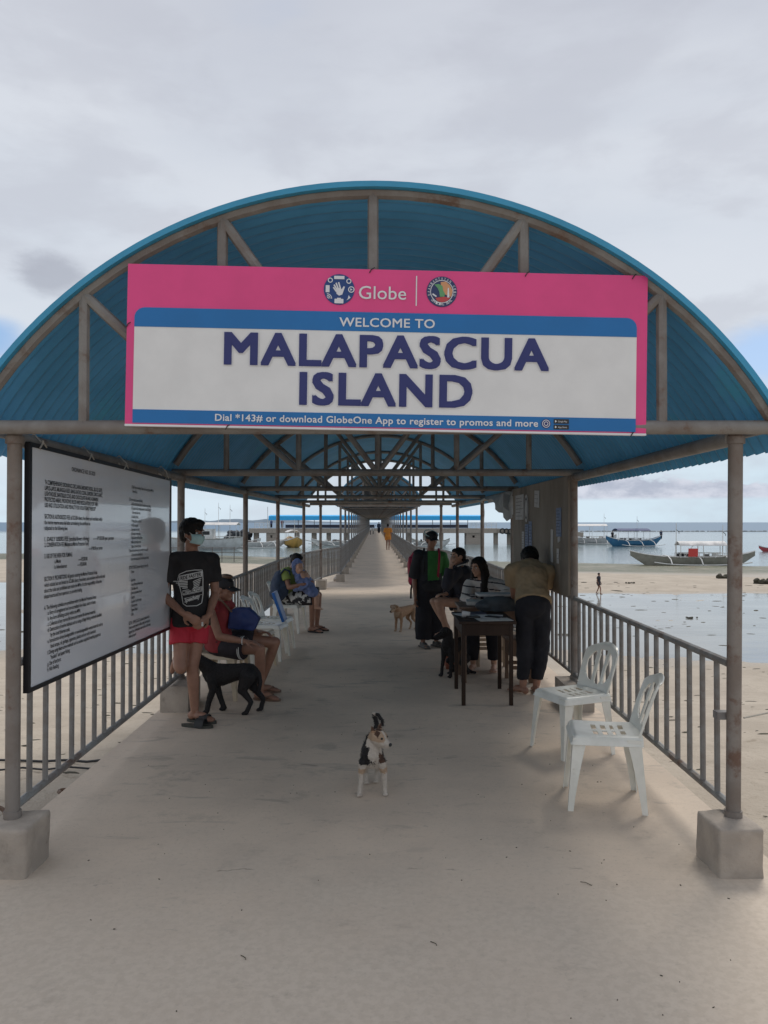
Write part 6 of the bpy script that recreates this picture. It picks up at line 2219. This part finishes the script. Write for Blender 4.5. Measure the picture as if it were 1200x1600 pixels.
# ================================================================== DOGS
def dog(label, loc, fwd, h, coat, mats, head, hdir, tail, wf=1.0, lf=1.0, headk=1.0, voxel=.006, ears='semi', legs=None, hup=(0, 0, 1), smooth=3, legf=1.0, muz=1.0, fur=.007):
    root = thing('dog', label, 'dog', loc)
    f = unit((fwd[0], fwd[1], 0)); l = V((-f.y, f.x, 0)); O = V(loc)

    def T(p): return O + (f * p[0] * lf + l * p[1] * wf + V((0, 0, p[2]))) * h

    def inv(p):
        q = (p - O) / h
        return V((q.dot(f) / lf, q.dot(l) / wf, q.z))
    mb = MB()
    prof = [(.60, .06, .08, .76), (.52, .115, .16, .73), (.40, .150, .215, .70), (.15, .155, .205, .70), (-.10, .135, .165, .745), (-.32, .120, .150, .775), (-.50, .105, .135, .775), (-.59, .05, .07, .76)]
    mb.loft([ering(T((x, 0, z)), l, V((0, 0, 1)), a * h * wf, b * h, 16, 2.0) for x, a, b, z in prof])
    hd = V(head)
    H = T(hd)
    d = unit(hdir); u = unit(hup); u = (u - d * u.dot(d)).normalized(); r = d.cross(u)
    A = Matrix((r, d, u)).transposed()
    k = h * headk

    def q(a, b, c): return H + r * a * k + d * b * k + u * c * k
    mb.cap(T((.42, 0, .78)), q(0, -.08, -.06), .135 * h * wf, .10 * k, 14)
    mb.ell(q(0, 0, 0), (.118 * k, .130 * k, .108 * k), A, 16, 12)
    mb.cap(q(0, .08, -.035), q(0, .25 * muz, -.055), .075 * k, .047 * k, 12)
    mb.cap(q(0, .06, -.075), q(0, .21 * muz, -.085), .05 * k, .034 * k, 10)
    nose = q(0, .25 * muz + .045, -.045)
    for s in (-1, 1):
        if ears == 'semi':
            mb.cap(q(s * .070, -.03, .07), q(s * .100, -.045, .165), .040 * k, .022 * k, 8)
            mb.cap(q(s * .100, -.045, .165), q(s * .125, .01, .150), .024 * k, .014 * k, 8)
        elif ears == 'flop':
            mb.cap(q(s * .09, -.02, .06), q(s * .150, -.01, .05), .035 * k, .03 * k, 8)
            mb.cap(q(s * .150, -.01, .05), q(s * .165, .02, -.02), .03 * k, .016 * k, 8)
        else:
            mb.cap(q(s * .068, -.03, .06), q(s * .100, -.05, .150), .040 * k, .012 * k, 8)
    LG = legs or {}
    for s, key in ((1, 'fl'), (-1, 'fr')):
        pts = LG.get(key) or [(.40, .10, .66), (.36, .12, .45), (.385, .12, .20), (.385, .12, .055)]
        P = [T((p[0], s * p[1] if key not in LG else p[1], p[2])) for p in pts]
        mb.cap(P[0], P[1], .088 * h * legf, .058 * h * legf, 12); mb.cap(P[1], P[2], .056 * h * legf, .042 * h * legf, 12); mb.cap(P[2], P[3], .042 * h * legf, .040 * h * legf, 12)
        for o in (-.030, 0, .030):
            mb.ell(P[3] + f * .045 * h + l * o * h * legf - V((0, 0, .018 * h)), (.022 * h * legf, .045 * h * legf, .030 * h), Matrix((l, f, V((0, 0, 1)))).transposed(), 8, 6)
    for s, key in ((1, 'hl'), (-1, 'hr')):
        pts = LG.get(key) or [(-.42, .09, .70), (-.33, .13, .45), (-.565, .12, .24), (-.50, .12, .05)]
        P = [T((p[0], s * p[1] if key not in LG else p[1], p[2])) for p in pts]
        mb.cap(P[0], P[1], .125 * h * legf, .070 * h * legf, 12); mb.cap(P[1], P[2], .062 * h * legf, .036 * h * legf, 12); mb.cap(P[2], P[3], .035 * h * legf, .036 * h * legf, 12)
        for o in (-.028, 0, .028):
            mb.ell(P[3] + f * .045 * h + l * o * h * legf - V((0, 0, .016 * h)), (.020 * h * legf, .042 * h * legf, .028 * h), Matrix((l, f, V((0, 0, 1)))).transposed(), 8, 6)
    tp = [T(p) for p in tail]
    n = len(tp)
    mb.tube(tp, [.055 * h * (1 - .4 * i / (n - 1)) for i in range(n)], 10)
    def cf(p):
        e = H - p
        hl = V((-(e.dot(r)) / k, -(e.dot(d)) / k, -(e.dot(u)) / k))
        return coat(inv(p), hl)
    me = remesh(mb, voxel, smooth, .0022, 60, mats, cf, name='body')
    link_mesh(me, 'body', root)
    # short coat: single hairs lying back over the skin
    cs = [(p.center.copy(), p.normal.copy(), p.material_index) for p in me.polygons]
    rg = random.Random(3)
    g = MB()
    off = WORLD[root.name]
    for _ in range(9000 if fur > .009 else 5000):
        c, nn, mi = cs[rg.randrange(len(cs))]
        c = c + V((rg.gauss(0, .003), rg.gauss(0, .003), rg.gauss(0, .003)))
        t_ = (nn * .45 - f * .5 + V((0, 0, -.55)) + V((rg.gauss(0, .2), rg.gauss(0, .2), rg.gauss(0, .2)))).normalized()
        sd = t_.cross(nn)
        if sd.length < .01: continue
        sd = sd.normalized() * .0011
        L_ = fur * rg.uniform(.6, 1.3)
        g.add([c + off - sd, c + off + sd, c + off + t_ * L_], [(0, 1, 2)], mi)
    build(g, 'coat', mats, root, smooth=None, kind='stuff')
    g = MB(); g.ell(nose, (.030 * k, .022 * k, .024 * k), A, 10, 8); build(g, 'nose', 'black', root)
    for s in (-1, 1):
        g = MB(); g.ell(q(s * .062, .105, .022), (.020 * k, .016 * k, .016 * k), A, 8, 6); build(g, 'eye', 'black', root)
    return root


def dogs():
    M['fur_black'] = mat('black_fur', (.015, .0135, .0145), (.026, .024, .024), .65, 80, bump=.5, bscale=250, spec=.25)
    M['fur_white'] = mat('white_fur', (.56, .50, .43), (.48, .42, .36), .85, 60, bump=.6, bscale=260)
    M['fur_tan'] = mat('tan_fur', (.40, .25, .15), (.33, .20, .12), .85, 60, bump=.6, bscale=260)
    M['fur_cream'] = mat('cream_fur', (.46, .33, .23), (.38, .27, .18), .85, 60, bump=.6, bscale=260)
    M['fur_brown'] = mat('dark_brown_fur', (.10, .05, .03), (.07, .035, .022), .85, 60, bump=.6, bscale=260)

    def pup(b, h):
        n = noise.noise(V((b.x * 6, b.y * 6, b.z * 6))) * .07 + rng.uniform(-.02, .02)
        if h.length < .30 and b.x > .25 and h.z > -.13 and h.y > -.11:      # head
            if .045 < abs(h.x) < .10 and .0 < h.y < .065 and h.z > .015: return 4
            if h.z > .10: return 4 if h.y > -.05 else 2
            if abs(h.x) < .020 and h.z > -.02: return 1
            if h.z < -.03 or h.y > .14: return 1
            if h.z > .07 and h.y < .03: return 2
            return 3
        if b.x < -.45 and b.z > .84:                         # tail
            return 1 if b.x > -.50 or b.z > 1.36 else 0
        if b.z < .40 + n: return 1
        if b.z < .54 + n: return 3 if b.x < .2 or abs(b.y) > .07 else 1
        if b.x > .28:                                        # neck and chest
            if b.y < .035 + n * 1.4 - (b.z - .6) * .12 and b.z > .60 and b.x < .62: return 0
            if b.x < .42 and b.z > .70: return 0
            if .17 < b.y + n: return 0 if b.z > .62 else 3
            if .62 < b.z + n < .84 and .08 < b.y: return 4
            return 1
        return 0
    dog('small black white and tan puppy standing alone in the middle of the pier', (-.018, 4.625, 0), (.03, -1), .308, pup,
        ['fur_black', 'fur_white', 'fur_tan', 'fur_cream', 'fur_brown'], (.53, .070, 1.13), (.82, -.56, -.14),
        [(-.52, .02, .82), (-.60, .05, .98), (-.64, .07, 1.14), (-.62, .04, 1.28), (-.54, .03, 1.37), (-.45, .08, 1.36), (-.40, .14, 1.26), (-.43, .15, 1.14)], wf=1.42, lf=.80, headk=1.40, muz=.66, voxel=.0042,
        legs=dict(fl=[(.42, .12, .64), (.40, .155, .44), (.42, .165, .20), (.44, .17, .055)], fr=[(.42, -.12, .64), (.42, -.15, .44), (.46, -.16, .20), (.48, -.175, .055)],
                  hl=[(-.40, .06, .66), (-.30, .10, .44), (-.52, .07, .24), (-.48, .05, .05)], hr=[(-.40, -.06, .66), (-.26, -.10, .44), (-.46, -.08, .24), (-.40, -.075, .05)]), legf=1.04, fur=.010, ears='up')

    blk = lambda b, h: 1 if (b.x > .55 and b.z < .62 and abs(b.y) < .05) else 0
    # black dog by the youth: seen from the side, its head hidden behind the youth
    dog('black dog standing between the youth and the seated man', (-1.235, 6.47, 0), (-1, .08), .455, lambda b, h: 0, ['fur_black'],
        (.74, .08, 1.04), (-.9, .25, -.15), [(-.55, 0, .80), (-.62, 0, .72), (-.66, .02, .58), (-.64, .03, .45), (-.60, .03, .38)], lf=.86, wf=1.25, legf=1.25, voxel=.0075,
        legs=dict(fl=[(.36, .10, .66), (.33, .12, .45), (.42, .12, .22), (.46, .12, .055)], fr=[(.40, -.10, .66), (.34, -.12, .45), (.26, -.12, .22), (.18, -.12, .055)],
                  hl=[(-.42, .09, .70), (-.30, .12, .46), (-.50, .12, .24), (-.40, .12, .05)], hr=[(-.42, -.09, .70), (-.44, -.13, .46), (-.68, -.12, .24), (-.63, -.12, .05)]))
    # black dog sitting by the table
    dog('black dog with a brown collar sitting beside the left table legs', (.80, 8.02, 0), (-.75, -.62), .43, lambda b, h: 0, ['fur_black'],
        (.50, -.02, 1.10), (-.90, -.28, -.22), [(-.50, 0, .30), (-.62, .02, .12), (-.75, .08, .05), (-.85, .18, .04)], lf=.62, voxel=.0075, ears='flop', wf=1.12,
        legs=dict(fl=[(.42, .10, .70), (.40, .12, .45), (.46, .12, .22), (.46, .12, .055)], fr=[(.42, -.10, .70), (.42, -.12, .45), (.50, -.12, .22), (.52, -.12, .055)],
                  hl=[(-.35, .12, .42), (.0, .20, .34), (-.38, .20, .09), (-.10, .20, .05)], hr=[(-.35, -.12, .42), (.02, -.20, .34), (-.38, -.20, .09), (-.08, -.20, .05)]))

    def tan(b, h):
        if h.length < .26 and h.y > .05: return 1
        if b.z < .14: return 1
        if b.x > .48 and b.z < .75: return 1
        return 0
    dog('tan dog with pale chest standing behind the woman with the backpack', (.37, 11.35, 0), (-.62, -.78), .40, tan, ['fur_tan', 'fur_cream', 'fur_black'],
        (.70, .06, .92), (-.55, -.80, -.30), [(-.55, 0, .82), (-.66, 0, .98), (-.70, 0, 1.16), (-.62, 0, 1.25)], voxel=.007, ears='flop')
    t = None


# ================================================================== BUILD
M['dark_rock'] = mat('dark_rock', (.035, .04, .05), (.07, .075, .08), .8, 2)
M['navy_rail'] = pure('navy_plastic', (.02, .025, .05), .6)
setting()
deck()
furniture()
people()
dogs()
entrance()
walkway_canopy()
railings()
welcome_sign()
notice_board()
notice_wall()
cross_pier()
boats()
